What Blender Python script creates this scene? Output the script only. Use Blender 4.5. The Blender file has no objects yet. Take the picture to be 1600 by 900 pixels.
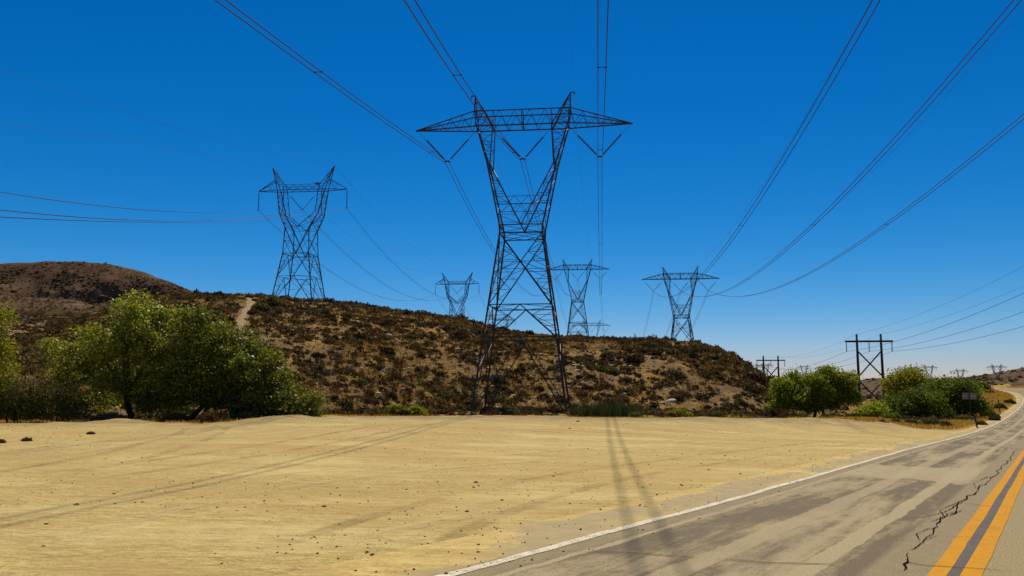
import bpy, math, random
import numpy as np
from mathutils import Vector, Matrix
random.seed(7)
rng = np.random.default_rng(11)
R = math.radians
scene = bpy.context.scene
C = scene.collection

# ------------------------------------------------------------ camera, sky, sun, exposure
PITCH = R(6.9); FOC = 1244.0; EYE = 1.6
cam_data = bpy.data.cameras.new('camera')
cam_data.sensor_width = 36.0
cam_data.lens = 36.0 * FOC / 1600.0
cam_data.clip_end = 20000
cam = bpy.data.objects.new('camera', cam_data)
C.objects.link(cam)
cam.location = (0, 0, EYE)
cam.rotation_euler = (R(90) + PITCH, 0, 0)
scene.camera = cam

SUN_EL, SUN_AZ = 60.0, 5.0            # azimuth clockwise from +Y (the viewing direction)
world = bpy.data.worlds.new('World')
scene.world = world
world.use_nodes = True
wn = world.node_tree.nodes; wl = world.node_tree.links
wn.clear()
sky = wn.new('ShaderNodeTexSky'); sky.sky_type = 'NISHITA'; sky.sun_disc = False
sky.sun_elevation = R(SUN_EL); sky.sun_rotation = R(SUN_AZ)
sky.altitude = 900; sky.air_density = 1.0; sky.dust_density = 0.25; sky.ozone_density = 3.0
hsv = wn.new('ShaderNodeHueSaturation'); hsv.inputs['Saturation'].default_value = 1.45; hsv.inputs['Value'].default_value = 0.75
bg = wn.new('ShaderNodeBackground'); bg.inputs['Strength'].default_value = 0.10
wo = wn.new('ShaderNodeOutputWorld')
wl.new(sky.outputs[0], hsv.inputs['Color'])
# one tone curve per channel for the whole sky (a polarised, saturated look): c' = gain * c ** power
sepc = wn.new('ShaderNodeSeparateColor'); comb = wn.new('ShaderNodeCombineColor'); wl.new(hsv.outputs[0], sepc.inputs[0])
for k, (gain, power) in enumerate(((1.05, 1.5), (0.78, 0.92), (1.12, 1.0))):
    nodes = []
    for op, v in (('MULTIPLY', 0.10), ('POWER', power), ('MULTIPLY', gain / 0.10)):
        m_ = wn.new('ShaderNodeMath'); m_.operation = op; m_.inputs[1].default_value = v; nodes.append(m_)
    wl.new(sepc.outputs[k], nodes[0].inputs[0]); wl.new(nodes[0].outputs[0], nodes[1].inputs[0]); wl.new(nodes[1].outputs[0], nodes[2].inputs[0]); wl.new(nodes[2].outputs[0], comb.inputs[k])
wl.new(comb.outputs[0], bg.inputs['Color']); wl.new(bg.outputs[0], wo.inputs[0])

sd = bpy.data.lights.new('sun', 'SUN'); sd.energy = 4.8; sd.angle = R(0.65); sd.color = (1.0, 0.91, 0.74)
so = bpy.data.objects.new('sun', sd); C.objects.link(so)
sun_dir = Vector((math.sin(R(SUN_AZ)) * math.cos(R(SUN_EL)), math.cos(R(SUN_AZ)) * math.cos(R(SUN_EL)), math.sin(R(SUN_EL))))
so.rotation_euler = sun_dir.to_track_quat('Z', 'Y').to_euler()
so.location = (0, 0, 200)
scene.view_settings.view_transform = 'Standard'
scene.view_settings.look = 'None'
scene.view_settings.exposure = 0.0
scene.view_settings.gamma = 1.0
try:
    scene.cycles.use_denoising = True
    scene.cycles.max_bounces = 6
    scene.cycles.diffuse_bounces = 3
    scene.cycles.transparent_max_bounces = 8
except Exception:
    pass

# ------------------------------------------------------------ helpers
CP, SP = math.cos(PITCH), math.sin(PITCH)
def ray(x, y):
    a = (x - 800) / FOC; b = (450 - y) / FOC
    return np.array([a, CP - b * SP, SP + b * CP])
def pt(x, y, Y):
    d = ray(x, y); return np.array([0, 0, EYE]) + d * (Y / d[1])
def U_of(x, y=600.0):
    d = ray(x, y); return d[0] / d[1]
def T_of(y):
    d = ray(800, y); return d[2] / d[1]

def tag(o, label=None, cat=None, group=None, kind=None):
    if label: o['label'] = label
    if cat: o['category'] = cat
    if group: o['group'] = group
    if kind: o['kind'] = kind
    return o
def empty(name, loc=(0, 0, 0), rz=0.0):
    o = bpy.data.objects.new(name, None); C.objects.link(o)
    o.location = loc; o.rotation_euler = (0, 0, rz); o.empty_display_size = 0.3
    return o
def link(name, me, parent=None, loc=None):
    o = bpy.data.objects.new(name, me); C.objects.link(o)
    if parent: o.parent = parent
    if loc is not None: o.location = loc
    return o
def copy_tree(o, parent=None):
    c = o.copy(); C.objects.link(c); c.parent = parent
    for ch in list(o.children): copy_tree(ch, c)
    return c

def np_mesh(name, V, F, mat=None, smooth=False, attrs=None):
    """V (n,3), F (m,k) constant k, or list of such arrays"""
    if not isinstance(F, list): F = [F]
    F = [np.asarray(f, dtype=np.int32) for f in F if len(f)]
    me = bpy.data.meshes.new(name)
    V = np.asarray(V, dtype=np.float32)
    me.vertices.add(len(V)); me.vertices.foreach_set('co', V.ravel())
    tot = sum(f.size for f in F); nf = sum(len(f) for f in F)
    me.loops.add(tot); me.polygons.add(nf)
    me.loops.foreach_set('vertex_index', np.concatenate([f.ravel() for f in F]))
    sizes = np.concatenate([np.full(len(f), f.shape[1], np.int32) for f in F])
    starts = np.concatenate([[0], np.cumsum(sizes)[:-1]]).astype(np.int32)
    me.polygons.foreach_set('loop_start', starts)
    me.polygons.foreach_set('use_smooth', np.full(nf, smooth, dtype=bool))
    if attrs:
        for k, a in attrs.items():
            at = me.attributes.new(k, 'FLOAT', 'POINT'); at.data.foreach_set('value', np.asarray(a, np.float32))
    me.update(calc_edges=True); me.validate()
    if mat: me.materials.append(mat)
    return me

class MB:
    """collects simple solids into one mesh"""
    def __init__(s): s.v = []; s.f = {}; s.n = 0
    def add(s, V, F):
        for f in F: s.f.setdefault(len(f), []).append([i + s.n for i in f])
        s.v.append(np.asarray(V, float)); s.n += len(V)
    def box(s, c, d, rz=0.0):
        c = np.array(c, float); h = np.array(d, float) / 2
        P = np.array([[x, y, z] for z in (-1, 1) for (x, y) in ((-1, -1), (1, -1), (1, 1), (-1, 1))]) * h
        if rz:
            k, q = math.cos(rz), math.sin(rz); P = P @ np.array([[k, q, 0], [-q, k, 0], [0, 0, 1]])
        s.add(P + c, [(0, 3, 2, 1), (4, 5, 6, 7), (0, 1, 5, 4), (1, 2, 6, 5), (2, 3, 7, 6), (3, 0, 4, 7)])
    def frame(s, p0, p1):
        p0 = np.array(p0, float); p1 = np.array(p1, float); d = p1 - p0; L = np.linalg.norm(d)
        d = d / max(L, 1e-9); up = np.array([0, 0, 1.0]) if abs(d[2]) < 0.93 else np.array([0, 1.0, 0])
        x = np.cross(up, d); x /= np.linalg.norm(x); y = np.cross(d, x)
        return p0, p1, x, y
    def angle(s, p0, p1, w, t=None):
        """L shaped steel angle bar"""
        p0, p1, x, y = s.frame(p0, p1); t = t or w * 0.22; h = w / 2
        pr = [(-h, -h), (h, -h), (h, -h + t), (-h + t, -h + t), (-h + t, h), (-h, h)]
        V = [p + x * a + y * b for p in (p0, p1) for a, b in pr]
        F = [(i, (i + 1) % 6, (i + 1) % 6 + 6, i + 6) for i in range(6)] + [(5, 4, 3, 0), (3, 2, 1, 0), (9, 10, 11, 6), (6, 7, 8, 9)]
        s.add(V, F)
    def bar(s, p0, p1, w):
        p0, p1, x, y = s.frame(p0, p1); h = w / 2
        V = [p + x * a * h + y * b * h for p in (p0, p1) for a, b in ((-1, -1), (1, -1), (1, 1), (-1, 1))]
        s.add(V, [(0, 3, 2, 1), (4, 5, 6, 7), (0, 1, 5, 4), (1, 2, 6, 5), (2, 3, 7, 6), (3, 0, 4, 7)])
    def tube(s, pts, rad, n=6, cap=True):
        pts = [np.array(p, float) for p in pts]
        if not hasattr(rad, '__len__'): rad = [rad] * len(pts)
        V = []
        px = None
        for i, p in enumerate(pts):
            a = pts[max(i - 1, 0)]; b = pts[min(i + 1, len(pts) - 1)]
            d = (b - a) / max(np.linalg.norm(b - a), 1e-9)
            if px is None:
                up = np.array([0, 0, 1.0]) if abs(d[2]) < 0.9 else np.array([1.0, 0, 0]); x = np.cross(up, d)
            else: x = px - d * (px @ d)
            x /= max(np.linalg.norm(x), 1e-9); px = x; y = np.cross(d, x)
            for k in range(n):
                t = 2 * math.pi * k / n; V.append(p + rad[i] * (x * math.cos(t) + y * math.sin(t)))
        m = len(pts); F = [(i * n + k, i * n + (k + 1) % n, (i + 1) * n + (k + 1) % n, (i + 1) * n + k) for i in range(m - 1) for k in range(n)]
        if cap: F += [tuple(range(n - 1, -1, -1)), tuple((m - 1) * n + k for k in range(n))]
        s.add(V, F)
    def mesh(s, name, mat, smooth=False):
        return np_mesh(name, np.vstack(s.v), [np.array(f) for f in s.f.values()], mat, smooth)
    def build(s, name, mat, parent=None, smooth=False, loc=None):
        return link(name, s.mesh(name, mat, smooth), parent, loc)

# value noise
def _h(i, j, k):
    n = (i * 374761393 + j * 668265263 + k * 2147483647) & 0xffffffff
    n = ((n ^ (n >> 13)) * 1274126177) & 0xffffffff
    return ((n ^ (n >> 16)) & 0xffff) / 65535.0
def vnoise(x, y, seed=0):
    xi = np.floor(x).astype(np.int64); yi = np.floor(y).astype(np.int64)
    fx = x - xi; fy = y - yi; fx = fx * fx * (3 - 2 * fx); fy = fy * fy * (3 - 2 * fy)
    a = _h(xi, yi, seed); b = _h(xi + 1, yi, seed); c = _h(xi, yi + 1, seed); d = _h(xi + 1, yi + 1, seed)
    return (a + (b - a) * fx) * (1 - fy) + (c + (d - c) * fx) * fy
def fbm(x, y, sc, o=4, seed=0):
    s = 0; a = 1; t = 0
    for i in range(o):
        s = s + a * (vnoise(x / sc + 13.7 * i, y / sc - 7.1 * i, seed + i) * 2 - 1); t += a; a *= 0.5; sc *= 0.5
    return s / t
def sstep(a, b, x):
    t = np.clip((x - a) / (b - a), 0, 1); return t * t * (3 - 2 * t)

# ------------------------------------------------------------ road path (left white edge line) and terrain height
E34 = R(34.0); EV = np.array([math.sin(E34), math.cos(E34)]); NV = np.array([-EV[1], EV[0]])
WW = np.array([-80, -40, 0, 6.3, 8.4, 11.8, 16.8, 26.9, 36, 57, 83.4]); WZ = np.array([2.2, 1.15, -0.03, -0.235, -0.31, -0.43, -0.55, -0.78, -0.98, -1.62, -2.22])
path = []
for w in np.concatenate([np.arange(-60, 60, 4.0), [60, 66, 72, 78, 83.4]]):
    P = EV * w + NV * 5.0; path.append((P[0], P[1], float(np.interp(w, WW, WZ))))
for x, y, Y in [(1570, 655, 97), (1588, 642, 122), (1598, 632, 148), (1600, 622, 172), (1590, 614.5, 192), (1566, 609, 208), (1540, 606.0, 217), (1510, 604.6, 223), (1478, 604.4, 227)]:
    path.append(tuple(pt(x, y, Y)))
path = np.array(path)
def resample(P, step, it=3):
    d = np.r_[0, np.cumsum(np.linalg.norm(np.diff(P[:, :2], axis=0), axis=1))]
    s = np.arange(0, d[-1], step); Q = np.stack([np.interp(s, d, P[:, k]) for k in range(3)], 1)
    for _ in range(it * 6):
        Q[1:-1] = (Q[:-2] + 2 * Q[1:-1] + Q[2:]) / 4
    return Q
path = resample(path, 2.0)
ptan = np.gradient(path[:, :2], axis=0); ptan /= np.linalg.norm(ptan, axis=1)[:, None]
pnor = np.stack([-ptan[:, 1], ptan[:, 0]], 1)      # to the left
PS = np.r_[0, np.cumsum(np.linalg.norm(np.diff(path[:, :2], axis=0), axis=1))]

def road_q(X, Y):
    """signed distance left of the white line, road height there"""
    q = np.full(X.shape, 999.0); zr = np.zeros(X.shape); n = len(X)
    sel = np.where((X > -75) & (Y > -90) & (Y < 300) & (X < 220))[0]
    for c in range(0, len(sel), 20000):
        i = sel[c:c + 20000]
        d2 = (X[i, None] - path[None, :, 0]) ** 2 + (Y[i, None] - path[None, :, 1]) ** 2
        k = d2.argmin(1); t = (X[i] - path[k, 0]) * ptan[k, 0] + (Y[i] - path[k, 1]) * ptan[k, 1]
        qq = (X[i] - path[k, 0]) * pnor[k, 0] + (Y[i] - path[k, 1]) * pnor[k, 1]
        k2 = np.clip(k + np.sign(t).astype(int), 0, len(path) - 1)
        f = np.clip(np.abs(t) / 2.0, 0, 1)
        zr[i] = path[k, 2] * (1 - f) + path[k2, 2] * f
        far = np.sqrt(d2.min(1)); q[i] = np.where(far > np.abs(qq) + 4, np.sign(qq) * far, qq)
    return q, zr

def tab(pairs):
    a = np.array(pairs, float); return U_of_arr(a[:, 0]), a[:, 1]
def U_of_arr(x): return np.array([U_of(v) for v in np.atleast_1d(x)])
YE_U, YE = tab([(-600, 41), (0, 41), (200, 41), (340, 38), (430, 42), (500, 45), (600, 47), (800, 48), (1000, 50), (1200, 56), (1300, 60), (1400, 62), (1500, 66), (2200, 70)])
ey = [(-600, 662), (0, 661), (100, 659), (200, 658), (320, 662), (360, 660), (400, 656), (440, 651), (480, 648.5), (520, 649), (600, 651.5), (800, 652), (1000, 653), (1200, 654), (1300, 655.5), (1380, 658), (1450, 662), (1500, 664), (2200, 664)]
EY_U = U_of_arr([a for a, b in ey]); EY_T = np.array([T_of(b) for a, b in ey])
YF_U, YF = tab([(-600, 60), (0, 60), (300, 64), (430, 72), (600, 82), (720, 92), (900, 93), (1150, 95), (1210, 98), (1260, 105), (1350, 120), (2200, 130)])
ZF_U, ZF = tab([(-600, -.8), (0, -.8), (430, -1.2), (800, -1.4), (1000, -1.5), (1150, -2.0), (1210, -3.0), (1260, -3.4), (1450, -3.8), (2200, -3.8)])
sil = [(-600, 540), (0, 530), (60, 520), (100, 505), (150, 488), (200, 472), (260, 464), (300, 461.5), (340, 463.5), (380, 462), (430, 465), (470, 468), (520, 471), (560, 475), (600, 482), (640, 487), (680, 492), (720, 499), (750, 509), (790, 519), (830, 523), (870, 526), (950, 528), (1000, 530), (1050, 532), (1090, 537), (1120, 546), (1150, 561), (1170, 574), (1190, 588), (1203, 600), (1225, 622), (1260, 636), (1330, 634), (1450, 632), (2200, 625)]
SI_U = U_of_arr([a for a, b in sil]); SI_T = np.array([T_of(b) for a, b in sil])
YR_U, YR = tab([(-600, 150), (600, 150), (800, 142), (1000, 138), (1100, 135), (1190, 128), (1260, 140), (1350, 150), (2200, 150)])
BX = U_of_arr([-600, 0, 300, 470, 715, 905, 1065, 1200, 1350, 1450, 1520, 1600, 1700, 2200])
B220 = [16, 18, 21, 22.3, 16, 12, 5, -3, -2.0, -1.0, 1.5, 1.5, 6, 8]
B300 = [26, 28, 24, 23, 20, 13, 3, -4.6, 3.4, 3.6, 3.9, 7.8, 10, 12]
B400 = [36, 38, 32, 24, 24, 16, 5, -2, 3, 4, 5, 7, 9, 12]
B600 = [70, 70, 50, 30, 28, 20, 8, 1.5, 4.5, 5, 5.5, 7, 9, 12]
mt = [(-600, 500), (-150, 430), (0, 411), (60, 408), (110, 408.5), (160, 413), (210, 423), (260, 440), (305, 459), (340, 478), (400, 510), (500, 545), (700, 560), (905, 575), (1065, 590), (1200, 599), (1350, 597), (1450, 596), (1600, 597), (2200, 597)]
MT_U = U_of_arr([a for a, b in mt]); MT_T = np.array([T_of(b) for a, b in mt])

def ground_h(X, Y, raw=False):
    X = np.atleast_1d(np.asarray(X, float)); Y = np.atleast_1d(np.asarray(Y, float))
    U = np.clip(X / np.maximum(Y, 6.0), -1.3, 1.3)
    q, zr = road_q(X, Y)
    lot = -0.20 - 0.003 * np.clip(Y, -50, 80)
    far_side = sstep(4, 22, q)
    near = np.where(q < 900, zr * (1 - far_side) + lot * far_side, lot)
    near = np.where(q < -14, near * 1.0 , near)
    Ye = np.interp(U, YE_U, YE); Te = np.interp(U, EY_U, EY_T)
    ze = EYE + Te * Ye
    z = near + (ze - near) * sstep(Ye - 9, Ye, Y)
    Yf = np.interp(U, YF_U, YF); zf = np.interp(U, ZF_U, ZF)
    Yr = np.interp(U, YR_U, YR); zr_ = EYE + np.interp(U, SI_U, SI_T) * Yr
    kn = [(Ye, ze), (Ye + 3.5, ze - 0.35), (Yf, zf), (Yr, zr_), (220 + 0 * U, np.interp(U, BX, B220)), (300 + 0 * U, np.interp(U, BX, B300)), (400 + 0 * U, np.interp(U, BX, B400)),
          (600 + 0 * U, np.interp(U, BX, B600)), (900 + 0 * U, EYE + np.interp(U, MT_U, MT_T) * 900), (1500 + 0 * U, 6 + 0 * U), (9000 + 0 * U, -20 + 0 * U)]
    for i in range(len(kn) - 1):
        (a, za), (b, zb) = kn[i], kn[i + 1]
        t = np.clip((Y - a) / (b - a), 0, 1)
        if i == 2: t2 = 0.42 * t + 0.58 * np.sin(t * math.pi / 2)
        elif i >= 3 and i <= 5: t2 = t
        else: t2 = t * t * (3 - 2 * t)
        z = np.where(Y > a, za + (zb - za) * t2, z)
    # relief
    hill = sstep(Yf - 2, Yf + 14, Y) * (1 - 0.6 * sstep(Yr - 6, Yr + 4, Y))
    z = z + hill * (0.75 * fbm(X, Y, 16, 4, 3) + 0.8 * fbm(X * 1.6, Y * 0.35, 9, 3, 9) * (1 - sstep(Yr - 14, Yr - 2, Y)))
    mtn = sstep(560, 760, Y) * (1 - sstep(1100, 1500, Y)) * sstep(-0.26, -0.36, -0 + U * 1.0) if False else sstep(480, 700, Y) * (1 - sstep(1100, 1500, Y)) * (1 - sstep(-0.42, -0.30, U))
    rid = 1 - np.abs(fbm(X, Y, 210, 5, 21)) * 2
    z = z + mtn * (rid - 0.85) * 46 * (1 - 0.97 * sstep(810, 898, Y))
    rid2 = 1 - np.abs(fbm(X, Y, 62, 4, 27)) * 2
    z = z + mtn * (rid2 - 0.85) * 13 * (1 - 0.8 * sstep(850, 898, Y))
    gully = sstep(Ye, Ye + 6, Y) * (1 - sstep(Yf - 4, Yf + 4, Y))
    z = z + gully * 0.12 * fbm(X, Y, 5, 3, 5)
    lotm = (1 - sstep(Ye, Ye + 3, Y))
    z = z + lotm * (0.035 * fbm(X, Y, 6, 3, 31) + 0.010 * fbm(X * 0.5, Y * 1.4, 0.9, 2, 33)) * sstep(1.0, 5.0, np.abs(q - (-3.5)) - 4.5 + 0 * q)
    berm = np.exp(-((Y - (Ye - 0.7)) / 1.3) ** 2)
    z = z + berm * (0.20 * fbm(X, Y, 2.4, 3, 41) + .05) * np.clip(1 - np.abs(U - 1.2) * 0, 0, 1)
    # carve the road bed
    wr = np.where(Y < 60, 4.0, 9.0)
    m = (1 - sstep(1.2, 1.2 + wr, q)) * sstep(-9.2 - 8, -9.2, q)
    under = sstep(-9.3, -8.9, q) * (1 - sstep(0.9, 1.35, q))
    z = np.where(q < 900, z * (1 - m) + zr * m - 0.10 * under, z)
    return z
def gz(x, y): return float(ground_h([x], [y])[0])

# ------------------------------------------------------------ materials
def new_mat(name):
    m = bpy.data.materials.new(name); m.use_nodes = True
    nt = m.node_tree; nt.nodes.clear()
    o = nt.nodes.new('ShaderNodeOutputMaterial'); b = nt.nodes.new('ShaderNodeBsdfPrincipled')
    nt.links.new(b.outputs[0], o.inputs[0])
    return m, nt, b
class NT:
    def __init__(s, nt): s.nt = nt
    def n(s, t, **k):
        nd = s.nt.nodes.new(t)
        for a, v in k.items():
            if a.startswith('i_'): nd.inputs[a[2:].replace('_', ' ')].default_value = v
            else: setattr(nd, a, v)
        return nd
    def l(s, a, b): s.nt.links.new(a, b)
    def pos(s, scale=(1, 1, 1), rot=(0, 0, 0)):
        g = s.n('ShaderNodeNewGeometry'); m = s.n('ShaderNodeMapping')
        m.inputs['Scale'].default_value = scale; m.inputs['Rotation'].default_value = rot
        s.l(g.outputs['Position'], m.inputs['Vector']); return m.outputs[0]
    def noise(s, vec, sc, det=5, rough=0.6, dist=0.0):
        n = s.n('ShaderNodeTexNoise'); n.inputs['Scale'].default_value = sc; n.inputs['Detail'].default_value = det
        n.inputs['Roughness'].default_value = rough; n.inputs['Distortion'].default_value = dist
        s.l(vec, n.inputs['Vector']); return n.outputs['Fac']
    def ramp(s, fac, stops):
        r = s.n('ShaderNodeValToRGB'); e = r.color_ramp.elements
        while len(e) < len(stops): e.new(0.5)
        for i, (p, c) in enumerate(stops):
            e[i].position = p; e[i].color = (c, c, c, 1) if not hasattr(c, '__len__') else (*c, 1)
        s.l(fac, r.inputs[0]); return r.outputs[0]
    def mix(s, fac, a, b, mode='MIX'):
        m = s.n('ShaderNodeMix', data_type='RGBA', blend_type=mode)
        for sock, v in ((m.inputs[0], fac), (m.inputs[6], a), (m.inputs[7], b)):
            if hasattr(v, 'is_linked'): s.l(v, sock)
            elif hasattr(v, '__len__'): sock.default_value = (*v, 1)
            else: sock.default_value = v
        return m.outputs[2]
    def math(s, op, a, b=0.0, c=0.0):
        m = s.n('ShaderNodeMath', operation=op)
        for sock, v in zip(m.inputs, (a, b, c)):
            if hasattr(v, 'is_linked'): s.l(v, sock)
            else: sock.default_value = v
        return m.outputs[0]
    def bump(s, h, bsdf, strength, dist):
        b = s.n('ShaderNodeBump'); b.inputs['Strength'].default_value = strength; b.inputs['Distance'].default_value = dist
        s.l(h, b.inputs['Height']); s.l(b.outputs[0], bsdf.inputs['Normal'])
ROADROT = (0, 0, -(math.pi / 2 - E34))         # rotates positions so that local X runs along the road

def dirt_color(t):
    p = t.pos(); st = t.pos((0.25, 1.2, 1), (0, 0, -R(20)))
    a = t.noise(p, 0.09, 4, 0.6); b = t.noise(st, 1.1, 6, 0.7, 0.3); c = t.noise(p, 9, 5, 0.7); st2 = t.pos((0.25, 1.5, 1), (0, 0, -R(24)))
    d = t.noise(st2, 2.2, 5, 0.75)
    col = t.mix(t.ramp(a, [(0.35, 0), (0.65, 1)]), (0.45, 0.325, 0.118), (0.47, 0.36, 0.150))
    col = t.mix(t.ramp(b, [(0.42, 0), (0.62, 0.75)]), col, (0.53, 0.42, 0.185))
    col = t.mix(t.ramp(b, [(0.30, 0.6), (0.43, 0)]), col, (0.35, 0.245, 0.095))
    col = t.mix(t.ramp(d, [(0.52, 0), (0.72, 0.55)]), col, (0.37, 0.27, 0.105))
    col = t.mix(t.ramp(c, [(0.40, 0.65), (0.52, 0)]), col, (0.27, 0.19, 0.075))
    # faint lighter tyre-smoothed swaths
    w = t.noise(t.pos((0.05, 0.55, 1), (0, 0, -R(34))), 1.0, 3, 0.5)
    col = t.mix(t.ramp(w, [(0.5, 0), (0.62, 0.45)]), col, (0.52, 0.42, 0.20))
    e = t.noise(t.pos((0.8, 2.4, 1), (0, 0, -R(14))), 3.2, 6, 0.8)
    col = t.mix(t.ramp(e, [(0.51, 0), (0.60, 0.75)]), col, (0.33, 0.235, 0.088))
    col = t.mix(t.ramp(e, [(0.38, 0.75), (0.47, 0)]), col, (0.58, 0.47, 0.23))
    h2 = t.noise(p, 30, 3, 0.8)
    col = t.mix(t.ramp(h2, [(0.34, 0.75), (0.46, 0)]), col, (0.19, 0.13, 0.05))
    big = t.noise(t.pos((0.6, 1.3, 1), (0, 0, -R(5))), 0.05, 3, 0.6)
    col = t.mix(t.ramp(big, [(0.46, 0.0), (0.58, 0.5)]), col, (0.43, 0.295, 0.118))
    mid_ = t.noise(t.pos((0.5, 1.1, 1), (0, 0, -R(18))), 0.32, 5, 0.7)
    col = t.mix(t.ramp(mid_, [(0.50, 0.0), (0.62, 0.6)]), col, (0.36, 0.255, 0.10))
    col = t.mix(t.ramp(mid_, [(0.36, 0.6), (0.46, 0.0)]), col, (0.56, 0.45, 0.21))
    h = t.math('ADD', t.math('MULTIPLY', c, 0.5), t.math('MULTIPLY', b, 1.2))
    col = t.mix(1.0, col, (1.07, 1.03, 0.88), 'MULTIPLY')
    return col, h
def mk_dirt():
    m, nt, b = new_mat('pale_dirt'); t = NT(nt); col, h = dirt_color(t)
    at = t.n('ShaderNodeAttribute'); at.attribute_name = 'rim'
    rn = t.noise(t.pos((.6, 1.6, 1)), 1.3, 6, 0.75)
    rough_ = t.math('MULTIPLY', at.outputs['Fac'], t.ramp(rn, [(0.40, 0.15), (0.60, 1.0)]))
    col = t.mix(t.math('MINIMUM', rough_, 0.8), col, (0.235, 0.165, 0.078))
    # grey worn patches where broken asphalt shows through near the road, browner earth at the rim
    t.l(col, b.inputs['Base Color']); b.inputs['Roughness'].default_value = 0.95
    b.inputs['Specular IOR Level'].default_value = 0.15
    t.bump(h, b, 1.0, 0.09); return m
def mk_hill(name, cols, scale=1.0, gold=0.5):
    m, nt, b = new_mat(name); t = NT(nt); p = t.pos()
    a = t.noise(p, 0.055 / scale, 5, 0.62); g = t.noise(p, 0.21 / scale, 6, 0.7); c = t.noise(p, 1.4 / scale, 6, 0.75); d = t.noise(p, 5.0 / scale, 4, 0.7)
    col = t.mix(t.ramp(a, [(0.38, 0), (0.62, 1)]), cols[0], cols[1])
    col = t.mix(t.ramp(g, [(gold, 0), (gold + 0.14, 0.9)]), col, cols[2])
    col = t.mix(t.ramp(c, [(0.38, 0.75), (0.52, 0)]), col, cols[3])
    col = t.mix(t.ramp(d, [(0.56, 0), (0.70, 0.6)]), col, cols[4])
    t.l(col, b.inputs['Base Color']); b.inputs['Roughness'].default_value = 1.0; b.inputs['Specular IOR Level'].default_value = 0.1
    t.bump(t.math('ADD', c, t.math('MULTIPLY', d, 0.6)), b, 0.9, 0.5 * scale); return m
def mk_mountain():
    m, nt, b = new_mat('brushy_mountain'); t = NT(nt); p = t.pos()
    a = t.noise(p, 0.006, 5, 0.6); n2 = t.noise(p, 0.05, 5, 0.7)
    col = t.mix(t.ramp(a, [(0.4, 0), (0.6, 1)]), (0.125, 0.070, 0.038), (0.165, 0.095, 0.052))
    col = t.mix(t.ramp(n2, [(0.4, 0), (0.6, 0.8)]), col, (0.065, 0.038, 0.022))
    n3 = t.noise(p, 0.35, 4, 0.8)
    col = t.mix(t.ramp(n3, [(0.5, 0), (0.6, 0.7)]), col, (0.05, 0.030, 0.018))
    t.l(col, b.inputs['Base Color']); b.inputs['Roughness'].default_value = 1.0; b.inputs['Specular IOR Level'].default_value = 0.05
    return m
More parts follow.
